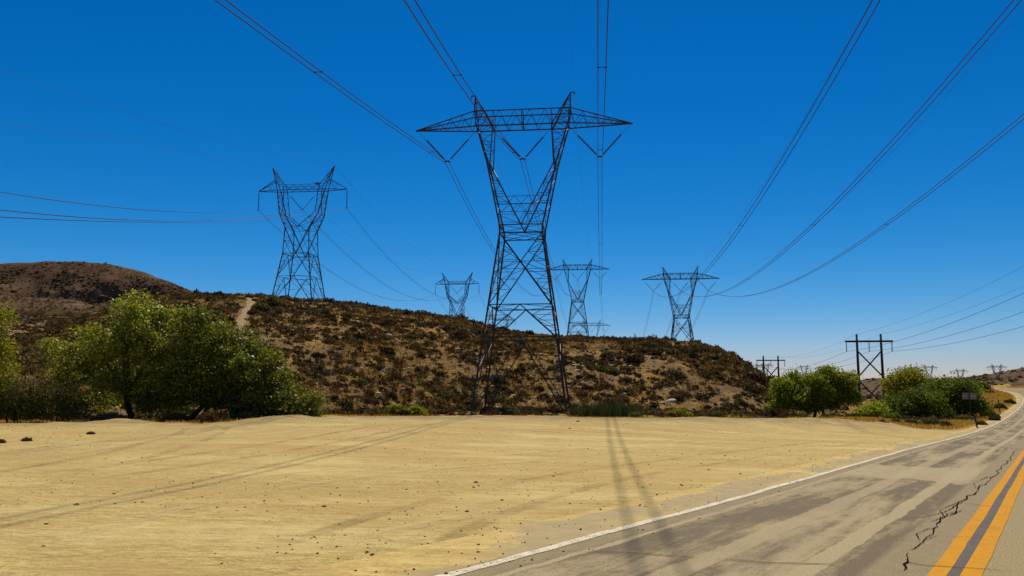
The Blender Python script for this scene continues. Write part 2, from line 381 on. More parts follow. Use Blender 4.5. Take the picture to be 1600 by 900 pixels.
def mk_asphalt():
    m, nt, b = new_mat('worn_asphalt'); t = NT(nt)
    uv = t.n('ShaderNodeUVMap'); sep = t.n('ShaderNodeSeparateXYZ'); t.l(uv.outputs[0], sep.inputs[0])
    # uv: x metres along, y metres to the left of the white line (negative on the road)
    def uvn(sx, sy, sc, det=5, r=0.65, dist=0.0):
        mp = t.n('ShaderNodeMapping'); mp.inputs['Scale'].default_value = (sx, sy, 1); t.l(uv.outputs[0], mp.inputs[0]); return t.noise(mp.outputs[0], sc, det, r, dist)
    y = sep.outputs[1]
    fine = uvn(1, 1, 35, 3, 0.8); med = uvn(1, 1, 3, 5, 0.7)
    lane = t.mix(t.ramp(med, [(0.3, 0), (0.7, 1)]), (0.215, 0.163, 0.088), (0.28, 0.218, 0.125))
    # dark sealed patches, smeared along the travel direction
    streak = uvn(0.12, 1.15, 1.0, 6, 0.72, 0.4); streak2 = uvn(0.5, 1.3, 0.9, 6, 0.8, 0.2)
    s = t.math('ADD', t.math('MULTIPLY', streak, 0.65), t.math('MULTIPLY', streak2, 0.35))
    s = t.math('ADD', s, t.math('MULTIPLY', t.math('SUBTRACT', uvn(1.6, 1.0, 2.6, 6, 0.8), 0.5), 0.16))
    inl = t.math('MULTIPLY', t.ramp(t.math('ADD', y, 3.3), [(0.0, 0), (0.10, 1)]), t.ramp(t.math('MULTIPLY', y, -1.0), [(0.25, 0), (0.55, 1)]))
    dark = t.math('MULTIPLY', t.ramp(s, [(0.485, 0.0), (0.545, 1.0)]), inl)
    col = t.mix(t.math('MULTIPLY', dark, 0.85), lane, (0.088, 0.060, 0.030))
    lite = t.math('MULTIPLY', t.ramp(s, [(0.43, 1.0), (0.485, 0.0)]), inl)
    col = t.mix(t.math('MULTIPLY', lite, 0.8), col, (0.38, 0.30, 0.185))
    # pale continuous seam stripes
    def band(c, w):
        d = t.math('ABSOLUTE', t.math('SUBTRACT', t.math('ADD', y, t.math('MULTIPLY', t.math('SUBTRACT', streak2, 0.5), 0.28)), c)); return t.math('LESS_THAN', d, w)
    st = t.math('MAXIMUM', t.math('MAXIMUM', band(-0.42, 0.05), band(-2.75, 0.13)), t.math('MULTIPLY', band(-1.7, 0.16), 0.75))
    st = t.math('MULTIPLY', st, t.ramp(streak, [(0.30, 0.15), (0.5, 0.9)]))
    col = t.mix(st, col, (0.40, 0.32, 0.20))
    xs_ = t.math('SUBTRACT', sep.outputs[0], PALE_S)
    pb = t.math('LESS_THAN', t.math('ABSOLUTE', t.math('ADD', xs_, t.math('MULTIPLY', t.math('SUBTRACT', streak2, 0.5), 6.0))), 2.3)
    col = t.mix(t.math('MULTIPLY', t.math('MULTIPLY', pb, inl), 0.8), col, (0.40, 0.32, 0.205))
    # far lane, plain and paler
    fl = t.math('LESS_THAN', y, -4.1)
    col = t.mix(fl, col, t.mix(t.ramp(fine, [(0.35, 0), (0.65, 1)]), (0.24, 0.187, 0.088), (0.35, 0.275, 0.14)))
    grain = uvn(1, 1, 70, 2, 0.9)
    col = t.mix(t.ramp(grain, [(0.36, 0.75), (0.48, 0)]), col, (0.07, 0.055, 0.035))
    col = t.mix(t.ramp(grain, [(0.54, 0), (0.64, 0.5)]), col, (0.46, 0.39, 0.27))
    col = t.mix(t.ramp(fine, [(0.36, 0.6), (0.5, 0)]), col, (0.09, 0.075, 0.055))
    col = t.mix(t.ramp(fine, [(0.60, 0), (0.75, 0.4)]), col, (0.42, 0.37, 0.28))
    # shoulder outside the white line: grey worn asphalt under drifting dirt
    dcol, dh = dirt_color(t)
    sh = uvn(0.35, 0.8, 0.8, 6, 0.7, 0.5)
    edge = t.math('ADD', y, t.math('MULTIPLY', t.math('SUBTRACT', sh, 0.5), 4.0))
    col = t.mix(t.ramp(y, [(0.08, 0), (0.12, 1)]), col, t.mix(t.ramp(med, [(0.3, 0), (0.7, 1)]), (0.28, 0.215, 0.115), (0.38, 0.30, 0.17)))
    cover = t.math('MAXIMUM', t.ramp(edge, [(0.72, 0), (0.95, 1)]), t.math('MULTIPLY', t.ramp(sh, [(0.52, 0), (0.60, 0.8)]), t.math('GREATER_THAN', y, 0.12)))
    col = t.mix(cover, col, dcol)
    col = t.mix(1.0, col, (1.03, 0.99, 0.80), 'MULTIPLY')
    t.l(col, b.inputs['Base Color']); b.inputs['Roughness'].default_value = 0.85; b.inputs['Specular IOR Level'].default_value = 0.3
    t.bump(t.math('ADD', fine, t.math('MULTIPLY', med, 0.5)), b, 0.45, 0.012)
    return m
def mk_paint(name, base, under, thr=0.42):
    m, nt, b = new_mat(name); t = NT(nt); p = t.pos()
    w = t.noise(p, 5, 6, 0.8); f = t.noise(p, 40, 3, 0.7)
    s = t.math('ADD', t.math('MULTIPLY', w, 0.6), t.math('MULTIPLY', f, 0.4))
    col = t.mix(t.ramp(s, [(thr - 0.05, 1), (thr, 0)]), base, under)
    col = t.mix(t.ramp(t.noise(p, 2, 5, 0.7), [(0.45, 0), (0.7, 0.35)]), col, tuple(v * 0.62 for v in base))
    col = t.mix(t.ramp(t.noise(t.pos((1, 1, 1), (0, 0, .6)), 14, 5, 0.8), [(0.50, 0), (0.62, 0.5)]), col, under)
    t.l(col, b.inputs['Base Color']); b.inputs['Roughness'].default_value = 0.9; b.inputs['Specular IOR Level'].default_value = 0.15; return m
def plain(name, col, rough=0.8, metal=0.0, var=0.25, sc=3.0, spec=0.3):
    m, nt, b = new_mat(name); t = NT(nt); n = t.noise(t.pos(), sc, 4, 0.65)
    c = t.mix(t.ramp(n, [(0.3, 0), (0.7, 1)]), tuple(v * (1 - var) for v in col), tuple(min(1, v * (1 + var)) for v in col))
    t.l(c, b.inputs['Base Color']); b.inputs['Roughness'].default_value = rough; b.inputs['Metallic'].default_value = metal; b.inputs['Specular IOR Level'].default_value = spec
    return m
def leafy(name, stops, trans=0.35, rough=0.5, spec=0.4):
    m = bpy.data.materials.new(name); m.use_nodes = True; nt = m.node_tree; nt.nodes.clear(); t = NT(nt)
    o = t.n('ShaderNodeOutputMaterial'); b = t.n('ShaderNodeBsdfPrincipled'); tr = t.n('ShaderNodeBsdfTranslucent'); mx = t.n('ShaderNodeMixShader')
    at = t.n('ShaderNodeAttribute'); at.attribute_name = 'var'
    oi = t.n('ShaderNodeObjectInfo')
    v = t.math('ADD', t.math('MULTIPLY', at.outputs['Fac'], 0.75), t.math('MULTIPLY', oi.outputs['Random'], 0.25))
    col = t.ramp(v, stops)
    t.l(col, b.inputs['Base Color']); t.l(col, tr.inputs['Color']); b.inputs['Roughness'].default_value = rough; b.inputs['Specular IOR Level'].default_value = spec
    mx.inputs[0].default_value = trans
    t.l(b.outputs[0], mx.inputs[1]); t.l(tr.outputs[0], mx.inputs[2]); t.l(mx.outputs[0], o.inputs[0]); return m

PALE_S = 0.0
_r = ray(1430, 738); _t = 1.0
while (EYE + _r[2] * _t) > np.interp(EV @ (_r[:2] * _t), WW, WZ): _t += .02
PALE_S = float(np.interp(0, path[:60] @ np.r_[EV, 0], PS[:60])) + float(EV @ (_r[:2] * _t))
M = {}
M['dirt'] = mk_dirt()
M['hill'] = mk_hill('dry_hillside', [(0.235, 0.138, 0.058), (0.30, 0.182, 0.072), (0.46, 0.27, 0.055), (0.11, 0.060, 0.025), (0.44, 0.30, 0.145)])
M['scrub'] = mk_hill('scrub_ground', [(0.25, 0.17, 0.085), (0.30, 0.205, 0.10), (0.55, 0.33, 0.05), (0.14, 0.085, 0.035), (0.38, 0.27, 0.12)], 0.6, 0.40)
M['plain'] = mk_hill('far_scrub_plain', [(0.155, 0.095, 0.055), (0.19, 0.12, 0.07), (0.24, 0.16, 0.07), (0.07, 0.045, 0.028), (0.24, 0.17, 0.11)], 4.0)
M['mountain'] = mk_mountain()
M['asphalt'] = mk_asphalt()
M['white'] = mk_paint('worn_white_paint', (0.70, 0.62, 0.45), (0.34, 0.26, 0.15), 0.485)
M['yellow'] = mk_paint('worn_yellow_paint', (0.56, 0.245, 0.005), (0.34, 0.19, 0.04), 0.45)
M['black_seal'] = plain('black_seal_coat', (0.085, 0.066, 0.048), 0.7, 0, 0.3, 6)
M['crack'] = plain('crack_black', (0.012, 0.009, 0.006), 1.0, 0, .2, 3, 0.0)  # near-black colour of the asphalt crack strips themselves
M['steel'] = plain('weathered_steel', (0.045, 0.036, 0.030), 0.55, 0.1, 0.3, 1.5, 0.3)
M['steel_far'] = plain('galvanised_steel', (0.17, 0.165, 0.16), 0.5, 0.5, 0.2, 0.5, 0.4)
M['insul'] = plain('brown_insulator_glaze', (0.035, 0.020, 0.015), 0.6, 0, 0.2, 4, 0.25)
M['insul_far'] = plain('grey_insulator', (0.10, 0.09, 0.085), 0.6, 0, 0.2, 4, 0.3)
M['wire'] = plain('aluminium_conductor', (0.045, 0.043, 0.042), 0.6, 0.2, 0.1, 0.2)
M['wood'] = plain('creosoted_pole_wood', (0.045, 0.026, 0.018), 0.85, 0, 0.35, 3)
M['bark'] = plain('dark_bark', (0.055, 0.040, 0.028), 0.95, 0, 0.4, 6, 0.1)
M['twig'] = plain('dry_twig', (0.17, 0.115, 0.075), 0.9, 0, 0.4, 5, 0.1)
M['rock'] = plain('pale_granite', (0.50, 0.42, 0.31), 0.85, 0, 0.28, 2.5, 0.2)
M['rock_red'] = plain('reddish_rock', (0.30, 0.17, 0.10), 0.9, 0, 0.3, 4, 0.2)
M['stone'] = plain('dark_lot_stone', (0.11, 0.068, 0.03), 0.9, 0, 0.4, 8, 0.2)
M['signback'] = plain('bare_sign_metal', (0.36, 0.29, 0.22), 0.6, 0.0, 0.2, 2)
M['post_dark'] = plain('dark_post', (0.05, 0.04, 0.035), 0.6)
M['cotton'] = leafy('cottonwood_leaf', [(0.0, (0.05, 0.048, 0.008)), (0.4, (0.15, 0.165, 0.012)), (0.7, (0.34, 0.36, 0.02)), (1.0, (0.62, 0.60, 0.08))], 0.5, 0.42, 0.4)
M['willow'] = leafy('willow_leaf', [(0.0, (0.08, 0.09, 0.008)), (0.5, (0.24, 0.28, 0.012)), (1.0, (0.50, 0.52, 0.03))], 0.5, .6, .2)
M['willow_dark'] = leafy('dark_willow_leaf', [(0.0, (0.035, 0.045, 0.006)), (0.5, (0.11, 0.145, 0.010)), (1.0, (0.28, 0.32, 0.02))], 0.45, .6, .2)
M['yellowgreen'] = leafy('yellow_green_leaf', [(0.0, (0.12, 0.12, 0.010)), (0.5, (0.27, 0.26, 0.015)), (1.0, (0.45, 0.40, 0.03))], 0.5, .6, .2)
M['olive'] = leafy('olive_leaf', [(0.0, (0.045, 0.042, 0.010)), (0.5, (0.11, 0.10, 0.02)), (1.0, (0.23, 0.20, 0.04))], 0.3, 0.7, 0.2)
M['brown'] = leafy('dry_brown_brush', [(0.0, (0.050, 0.027, 0.010)), (0.6, (0.16, 0.088, 0.028)), (1.0, (0.38, 0.22, 0.065))], 0.2, 0.9, 0.1)
M['darkbrush'] = leafy('dark_brush', [(0.0, (0.020, 0.014, 0.007)), (0.6, (0.052, 0.036, 0.014)), (1.0, (0.13, 0.085, 0.03))], 0.2, 0.9, 0.1)
M['sage'] = leafy('grey_sage', [(0.0, (0.055, 0.046, 0.018)), (0.6, (0.14, 0.118, 0.045)), (1.0, (0.28, 0.24, 0.10))], 0.25, 0.9, 0.1)
M['goldgrass'] = leafy('golden_dry_grass', [(0.0, (0.24, 0.13, 0.02)), (0.5, (0.48, 0.27, 0.035)), (1.0, (0.70, 0.46, 0.10))], 0.45, 0.8, 0.1)
M['hillgrass'] = leafy('rusty_dry_grass', [(0.0, (0.19, 0.105, 0.022)), (0.5, (0.38, 0.22, 0.042)), (1.0, (0.58, 0.37, 0.09))], 0.3, 0.8, 0.1)
M['reed'] = leafy('green_reed', [(0.0, (0.02, 0.035, 0.010)), (0.6, (0.06, 0.085, 0.02)), (1.0, (0.15, 0.18, 0.04))], 0.3, 0.6, 0.2)

# ------------------------------------------------------------ terrain sheets
def build_ground():
    az = np.concatenate([np.linspace(-180, -38, 36)[:-1], np.linspace(-38, 38, 560), np.linspace(38, 180, 36)[1:]])
    rr = np.concatenate([[0.0], np.geomspace(1.2, 28, 90)[:-1], np.linspace(28, 72, 100)[:-1], np.linspace(72, 165, 150)[:-1], np.geomspace(165, 560, 60)[:-1], np.linspace(560, 1180, 190)[:-1], np.geomspace(1180, 9000, 20)])
    A, Rr = np.meshgrid(np.radians(az), rr); X = (np.sin(A) * Rr).ravel(); Y = (np.cos(A) * Rr).ravel()
    Z = ground_h(X, Y)
    V = np.stack([X, Y, Z], 1); na = len(az); nr = len(rr)
    i, j = np.meshgrid(np.arange(nr - 1), np.arange(na - 1), indexing='ij'); i = i.ravel(); j = j.ravel()
    F = np.stack([i * na + j, (i + 1) * na + j, (i + 1) * na + j + 1, i * na + j + 1], 1)[:, ::-1]
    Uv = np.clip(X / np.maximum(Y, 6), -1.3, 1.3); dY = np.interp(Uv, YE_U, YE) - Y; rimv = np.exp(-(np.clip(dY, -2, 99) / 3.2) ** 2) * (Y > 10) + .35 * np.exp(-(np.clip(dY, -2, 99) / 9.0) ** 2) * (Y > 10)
    cx = X[F].mean(1); cy = Y[F].mean(1); U = np.clip(cx / np.maximum(cy, 6), -1.3, 1.3)
    Ye = np.interp(U, YE_U, YE); Yf = np.interp(U, YF_U, YF)
    jit = fbm(cx, cy, 4, 3, 77) * 1.5
    reg = np.full(len(F), 0)
    reg[cy > Ye + 0.2 + jit * 0.6] = 1
    reg[(cy > Yf - 6 + jit * 3)] = 2
    reg[(cy > 215)] = 3
    reg[(cy > 225) & (U < -0.30)] = 4
    q, _ = road_q(cx, cy)
    reg[(np.abs(q + 4) < 9) & (cy > 45) & (reg > 0)] = 1
    for k, (name, mat) in enumerate([('ground', 'dirt'), ('scrub_ground', 'scrub'), ('hill', 'hill'), ('far_terrain', 'plain'), ('mountain', 'mountain')]):
        f = F[reg == k]; u, inv = np.unique(f, return_inverse=True)
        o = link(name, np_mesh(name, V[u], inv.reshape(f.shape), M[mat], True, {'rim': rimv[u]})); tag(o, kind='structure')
build_ground()

def strip(name, offs0, offs1, s0, s1, mat, lift, step=1.0, kind='structure', parent=None, wob=0.0, seed=0):
    """ribbon along the road between two offsets left of the white line"""
    s = np.arange(s0, s1 + 1e-3, step)
    P = np.stack([np.interp(s, PS, path[:, k]) for k in range(3)], 1)
    N = np.stack([np.interp(s, PS, pnor[:, k]) for k in range(2)], 1)
    m = max(1, int(abs(offs1 - offs0) / 0.9)) ; cols = np.linspace(offs0, offs1, m + 1)
    V = []; UVc = []
    for c in cols:
        w = wob * (vnoise(s * 2.1, s * 0 + c * 3.3, seed) - 0.5) + wob * 1.5 * (vnoise(s * 0.4, s * 0 + c, seed + 5) - 0.5)
        cc = c + w
        crown = 0.0 - 0.0 * cc
        V.append(np.stack([P[:, 0] + N[:, 0] * cc, P[:, 1] + N[:, 1] * cc, P[:, 2] + lift + crown], 1)); UVc.append(np.stack([s, cc], 1))
    n = len(s); V = np.vstack(V); UVc = np.vstack(UVc)
    i, j = np.meshgrid(np.arange(m), np.arange(n - 1), indexing='ij'); i = i.ravel(); j = j.ravel()
    F = np.stack([i * n + j, i * n + j + 1, (i + 1) * n + j + 1, (i + 1) * n + j], 1)
    me = np_mesh(name, V, F, mat, True)
    nrm = me.polygons[0].normal.z
    if nrm < 0: me.flip_normals()
    uvl = me.uv_layers.new(name='UVMap'); li = np.zeros(len(me.loops), np.int32); me.loops.foreach_get('vertex_index', li)
    uvl.data.foreach_set('uv', UVc[li].astype(np.float32).ravel())
    o = link(name, me, parent)
    if kind: tag(o, kind=kind)
    return o
SEND = PS[-1] - 1
strip('road', 1.25, -9.0, 2, SEND, M['asphalt'], 0.0, 0.5)
strip('white_edge_line', 0.075, -0.075, 4, SEND, M['white'], 0.006, 0.12, wob=0.028, seed=3)
strip('yellow_line', -3.80, -3.965, 4, SEND, M['yellow'], 0.006, 0.3, wob=0.012, seed=5)
strip('yellow_line', -4.085, -4.27, 4, SEND, M['yellow'], 0.006, 0.3, wob=0.014, seed=7)
strip('black_centre_stripe', -3.97, -4.08, 4, SEND, M['black_seal'], 0.004, 0.3, wob=0.006, seed=9)
strip('white_edge_line', -8.1, -8.2, 4, SEND, M['white'], 0.006, 0.4, wob=0.02, seed=13)

S_CAM = float(np.interp(0, path[:60] @ np.r_[EV, 0], PS[:60]))     # arc length abreast of the camera
def road_pt(s, off, lift=0.01):
    return np.array([np.interp(s, PS, path[:, 0]) + np.interp(s, PS, pnor[:, 0]) * off, np.interp(s, PS, path[:, 1]) + np.interp(s, PS, pnor[:, 1]) * off, np.interp(s, PS, path[:, 2]) + lift])
def on_road(px, py):
    """road coordinates (s, off) of the spot seen at a pixel"""
    r = ray(px, py); lo, hi = 0.5, 400.0
    for _ in range(60):
        t = (lo + hi) / 2; P = np.array([0, 0, EYE]) + r * t; w = EV @ P[:2]
        if P[2] > np.interp(w, WW, WZ): lo = t
        else: hi = t
    return S_CAM + w, NV @ P[:2] - 5.0
def crack(pts, width, seed, jitter=0.05, name='asphalt_crack'):
    rg = np.random.default_rng(seed); so = [on_road(*p) for p in pts]
    d = np.r_[0, np.cumsum([math.hypot(so[i + 1][0] - so[i][0], so[i + 1][1] - so[i][1]) for i in range(len(so) - 1)])]
    t = np.arange(0, d[-1], 0.07); s = np.interp(t, d, [a for a, b in so]); o = np.interp(t, d, [b for a, b in so])
    n = len(t); wk = np.cumsum(rg.normal(0, 1, n)); wk -= np.linspace(wk[0], wk[-1], n); wk = wk / max(1e-6, np.abs(wk).max())
    w2 = (vnoise(t * 4.2, t * 0 + seed, seed) - .5) * 2; w3 = (vnoise(t * 11, t * 0 + seed, seed + 3) - .5)
    ex = np.gradient(s); ey = np.gradient(o); el = np.hypot(ex, ey) + 1e-9; side_ = rg.normal(0, jitter * 0.06, n) + wk * jitter * .8 + (vnoise(t * 1.6, t * 0 + seed, seed) - .5) * 2.2 * jitter + w2 * jitter * .28 + w3 * jitter * .35
    js = -ey / el * side_; jo = ex / el * side_
    s = s + js; o = o + jo
    wd = width * np.clip(0.35 + 1.1 * vnoise(t * 2.2, t * 0, seed), 0.3, 1.4) * np.clip(np.minimum(t, d[-1] - t) / 0.3, 0.1, 1)
    dx = np.gradient(s); dy = np.gradient(o); L = np.hypot(dx, dy) + 1e-9
    V = []
    for k in range(n):
        for sg in (-1, 1): V.append(road_pt(s[k] - sg * dy[k] / L[k] * wd[k] / 2, o[k] + sg * dx[k] / L[k] * wd[k] / 2, 0.011))
    V = np.array(V); F = np.array([(2 * k, 2 * k + 1, 2 * k + 3, 2 * k + 2) for k in range(n - 1)])
    return V, F
crk = MB()
for i, (pts, w, j) in enumerate([
    ([(1416, 866), (1428, 864), (1450, 842), (1462, 828), (1478, 812), (1492, 802), (1500, 788), (1512, 778), (1530, 765), (1545, 752), (1556, 742), (1565, 730), (1578, 715), (1588, 703)], 0.021, 0.05),
    ([(1416, 866), (1418, 882), (1440, 886), (1480, 889), (1600, 897)], 0.016, 0.02),
    ([(1454, 818), (1462, 812), (1480, 805), (1500, 798)], 0.02, 0.05),
    ([(1400, 812), (1430, 811), (1460, 808), (1480, 802), (1512, 780)], 0.016, 0.03),
    ([(1380, 848), (1440, 850), (1465, 841), (1540, 844)], 0.012, 0.02),
    ([(1380, 776), (1450, 779), (1540, 792), (1572, 796)], 0.014, 0.02),
    ([(1110, 875), (1150, 877), (1200, 882), (1260, 884), (1320, 886)], 0.028, 0.025),
    ([(840, 860), (900, 863), (980, 866), (1060, 872), (1110, 876)], 0.014, 0.03),
    ([(1395, 720), (1450, 722), (1520, 725), (1560, 726)], 0.05, 0.02),
    ([(1440, 850), (1436, 838), (1452, 830), (1470, 826)], 0.012, 0.03),
    ([(1478, 812), (1470, 800), (1486, 792), (1510, 780)], 0.012, 0.03),
    ([(1530, 765), (1520, 756), (1540, 745), (1552, 744)], 0.013, 0.03),
    ([(1404, 895), (1410, 885), (1416, 874)], 0.02, 0.05),
    ([(1300, 770), (1360, 773), (1440, 776)], 0.012, 0.02)]):
    V, F = crack(pts, w, i + 1, j); crk.add(V, [tuple(f) for f in F])
ck = crk.build('asphalt_cracks', M['crack']); tag(ck, kind='structure')

# ------------------------------------------------------------ lattice towers
TH = R(6.2); LD = np.array([math.sin(TH), math.cos(TH)]); LN = np.array([math.cos(TH), -math.sin(TH)])
RZ = -TH                                            # turns a tower's local x to the crossarm direction

class Tower:
    def __init__(s): s.m = []       # (part key, p0, p1, width)
    def a(s, key, p0, p1, w): s.m.append((key, tuple(p0), tuple(p1), w))
def lerp(a, b, t): return tuple(np.array(a) * (1 - t) + np.array(b) * t)
def lace(T, A0, A1, B0, B1, n, w, key='brace', horiz=True, zig=True, last=False):
    for i in range(0, n + 1):
        a = lerp(A0, A1, i / n); b = lerp(B0, B1, i / n)
        if horiz and np.linalg.norm(np.array(a) - np.array(b)) > 0.35 and (i not in (0,) or last): T.a(key, a, b, w)
        if zig and i < n:
            a2 = lerp(A0, A1, (i + 1) / n); b2 = lerp(B0, B1, (i + 1) / n)
            p, q = (a, b2) if i % 2 else (b, a2)
            if np.linalg.norm(np.array(p) - np.array(q)) > 0.35 and np.linalg.norm(np.array(a) - np.array(b)) > 0.1: T.a(key, p, q, w)
def corners(z, h, d=None):
    d = h if d is None else d
    return [(-h, -d, z), (h, -d, z), (h, d, z), (-h, d, z)]

def tower_a(detail=True, k=1.0):
    T = Tower(); W, D, B = 0.185 * k, 0.105 * k, 0.052 * k
    ZB, Z1, Z2, ZW, ZV = -0.3, 7.8, 11.2, 18.9, 19.8
    hw = lambda z: 4.8 + (2.25 - 4.8) * (z / ZW)
    cb, c1, c2, cw, cv = corners(ZB, hw(ZB)), corners(Z1, hw(Z1)), corners(Z2, hw(Z2)), corners(ZW, 2.25), corners(ZV, 2.3, 2.2)
    for i in range(4): T.a('leg%d' % i, cb[i], cw[i], W); T.a('leg%d' % i, cw[i], cv[i], W)
    for i in range(4):
        j = (i + 1) % 4
        for c in (c1, c2): T.a('belt', c[i], c[j], D)
        T.a('belt', cw[i], cw[j], D); T.a('belt', cv[i], cv[j], D)
        if detail: T.a('brace', lerp(cw[i], cv[i], 0), lerp(cw[j], cv[j], 1), B); T.a('brace', cw[j], cv[i], B)
        # X panel under the waist
        t = hw(ZW) / (hw(ZW) + hw(Z2)); ctr = lerp(lerp(cw[i], cw[j], .5), lerp(c2[i], c2[j], .5), t)
        T.a('diagonal', cw[i], c2[j], D); T.a('diagonal', cw[j], c2[i], D)
        li, lj = lerp(cw[i], c2[i], t), lerp(cw[j], c2[j], t)
        T.a('belt', li, lj, B)
        if detail:
            for (L0, L1, C_) in ((li, c2[i], ctr), (lj, c2[j], ctr)): lace(T, L1, L0, L1, C_, 4, B)
            for (L0, L1) in ((li, cw[i]), (lj, cw[j])): lace(T, L1, L0, L1, ctr, 3, B)
        # inverted V panels
        m2 = lerp(c2[i], c2[j], .5); T.a('diagonal', m2, c1[i], D); T.a('diagonal', m2, c1[j], D)
        m1 = lerp(c1[i], c1[j], .5); T.a('diagonal', m1, cb[i], D); T.a('diagonal', m1, cb[j], D)
        if detail:
            for e, f_ in ((c1[i], c2[i]), (c1[j], c2[j])): lace(T, e, f_, e, m2, 3, B)
            for e, f_ in ((cb[i], c1[i]), (cb[j], c1[j])): lace(T, e, f_, e, m1, 5, B)
            q = lerp(c2[i], c2[j], .12), lerp(c2[i], c2[j], .88)
        # plan bracing
        for c in (c2, cw): T.a('brace', lerp(c[i], c[j], .5), lerp(c[j], c[(j + 1) % 4], .5), B)
    # fork
    ZJ, ZA, ZT, ZP = 26.8, 31.1, 32.8, 34.9
    for sx in (-1, 1):
        k2 = 'fork%d' % (sx > 0)
        for sy in (-1, 1):
            ov, oj, oa = (sx * 2.3, sy * 2.2, ZV), (sx * 3.75, sy * 1.5, ZJ), (sx * 5.0, sy * 1.0, ZA)
            iv, ij, ia = (0, sy * 2.2, ZV), (sx * 3.45, sy * 1.5, ZJ - .2), (sx * 3.2, sy * 1.0, ZA)
            T.a(k2, ov, oj, W * .85); T.a(k2, oj, oa, W * .8); T.a(k2, iv, ij, D * 1.15); T.a(k2, ij, ia, D)
            T.a(k2, ij, oj, D)
            if detail:
                lace(T, ov, oj, iv, ij, 6, B, zig=(sy < 0)); lace(T, oj, oa, ij, ia, 4, B)
            ap = (sx * 5.3, 0, ZP)
            T.a('peak%d' % (sx > 0), ap, (sx * 5.25, sy * 1.0, ZT), D); T.a('peak%d' % (sx > 0), (sx * 5.25, sy * 1.0, ZT), (sx * 5.0, sy * 1.0, ZA), D)
            T.a('peak%d' % (sx > 0), ap, (sx * 3.2, sy * 1.0, ZA), D)
            if detail: lace(T, ap, (sx * 5.0, sy, ZA), ap, (sx * 3.2, sy, ZA), 5, B * .9)
        T.a('peak%d' % (sx > 0), (sx * 5.3, 0, ZP), (sx * 5.75, 0, ZP - .02), D); T.a('peak%d' % (sx > 0), (sx * 5.72, 0, ZP), (sx * 5.74, 0, ZP - .35), D * .8)
        # outer fork faces front to back
        lace(T, (sx * 2.3, -2.2, ZV), (sx * 3.75, -1.5, ZJ), (sx * 2.3, 2.2, ZV), (sx * 3.75, 1.5, ZJ), 5 if detail else 3, B)
        lace(T, (sx * 3.75, -1.5, ZJ), (sx * 5.0, -1, ZA), (sx * 3.75, 1.5, ZJ), (sx * 5.0, 1, ZA), 4 if detail else 2, B)
        if detail: lace(T, (0, -2.2, ZV), (sx * 3.45, -1.5, ZJ), (0, 2.2, ZV), (sx * 3.45, 1.5, ZJ), 4, B * .8)
    # truss across the window
    for sy in (-1, 1):
        x1, y1 = 2.3 + (22.1 - ZV) / (ZJ - ZV) * 1.45, 2.2 - .7 * (22.1 - ZV) / (ZJ - ZV); x2, y2 = 2.3 + (22.95 - ZV) / (ZJ - ZV) * 1.45, 2.2 - .7 * (22.95 - ZV) / (ZJ - ZV)
        T.a('belt', (-x1, sy * y1, 22.1), (x1, sy * y1, 22.1), B); T.a('belt', (-x2, sy * y2, 22.95), (x2, sy * y2, 22.95), B)
        if detail:
            for a_, b_ in ((-1.5, -.75), (0, -.75), (0, .75), (1.5, .75)): T.a('brace', (a_, sy * y1, 22.1), (b_, sy * y2, 22.95), B * .8)
            T.a('brace', (0, sy * y1, 22.1), (-.9, sy * 2.1, 20.6), B * .8); T.a('brace', (0, sy * y1, 22.1), (.9, sy * 2.1, 20.6), B * .8)
    # crossarm
    tipz = ZA
    for sy in (-1, 1):
        T.a('crossarm', (-5.0, sy, ZA), (5.0, sy, ZA), D * 1.2); T.a('crossarm', (-5.3, sy, ZT), (5.3, sy, ZT), D)
        for sx in (-1, 1):
            T.a('crossarm', (sx * 5.0, sy, ZA), (sx * 12.0, 0, tipz), D * 1.1); T.a('crossarm', (sx * 5.3, sy, ZT), (sx * 12.0, 0, tipz), D * .9)
            n = 5 if detail else 3; P0, P1, Q0, Q1 = (sx * 5.0, sy, ZA), (sx * 12, 0, tipz), (sx * 5.3, sy, ZT), (sx * 12, 0, tipz)
            for i in range(n):
                a = lerp(P0, P1, (i + .5) / n); T.a('brace', lerp(Q0, Q1, i / n), a, B)
                if i < n - 1: T.a('brace', a, lerp(Q0, Q1, (i + 1) / n), B)
        xs = np.linspace(-5.0, 5.0, 13 if detail else 7)
        for i in range(len(xs) - 1):
            z0, z1 = (ZA, ZT) if i % 2 == 0 else (ZT, ZA); T.a('brace', (xs[i], sy, z0), (xs[i + 1], sy, z1), B)
        for x in (-5.1, -3.2, 0, 3.2, 5.1): T.a('brace', (x, sy, ZA), (x, sy, ZT), D if x == 0 else B * 1.2)
    if detail:
        for x in (-5, -3.2, -1.6, 0, 1.6, 3.2, 5): T.a('brace', (x, -1, ZA), (x, 1, ZA), B)
        for x in (-5.2, -3.2, 0, 3.2, 5.2): T.a('brace', (x, -1, ZT), (x, 1, ZT), B)
        for sx in (-1, 1):
            for i in (1, 2, 3): a = lerp((sx * 5, -1, ZA), (sx * 12, 0, ZA), i / 5); T.a('brace', a, (a[0], -a[1], a[2]), B)
    strings = []; hang = []
    for cx, hw_ in ((-8.4, 3.3), (0, 3.2), (8.4, 3.3)):
        for sx in (-1, 1):
            bot = (cx + sx * .25, 0, 27.65); top = (cx + sx * hw_, 0, 31.0)
            strings.append((lerp(bot, top, .03), lerp(bot, top, .70))); hang.append((lerp(bot, top, .70), top))
    att = [(-8.4, 27.35), (0, 27.35), (8.4, 27.35)]; gw = [(-5.73, 34.5), (5.73, 34.5)]
    return T, strings, hang, att, gw

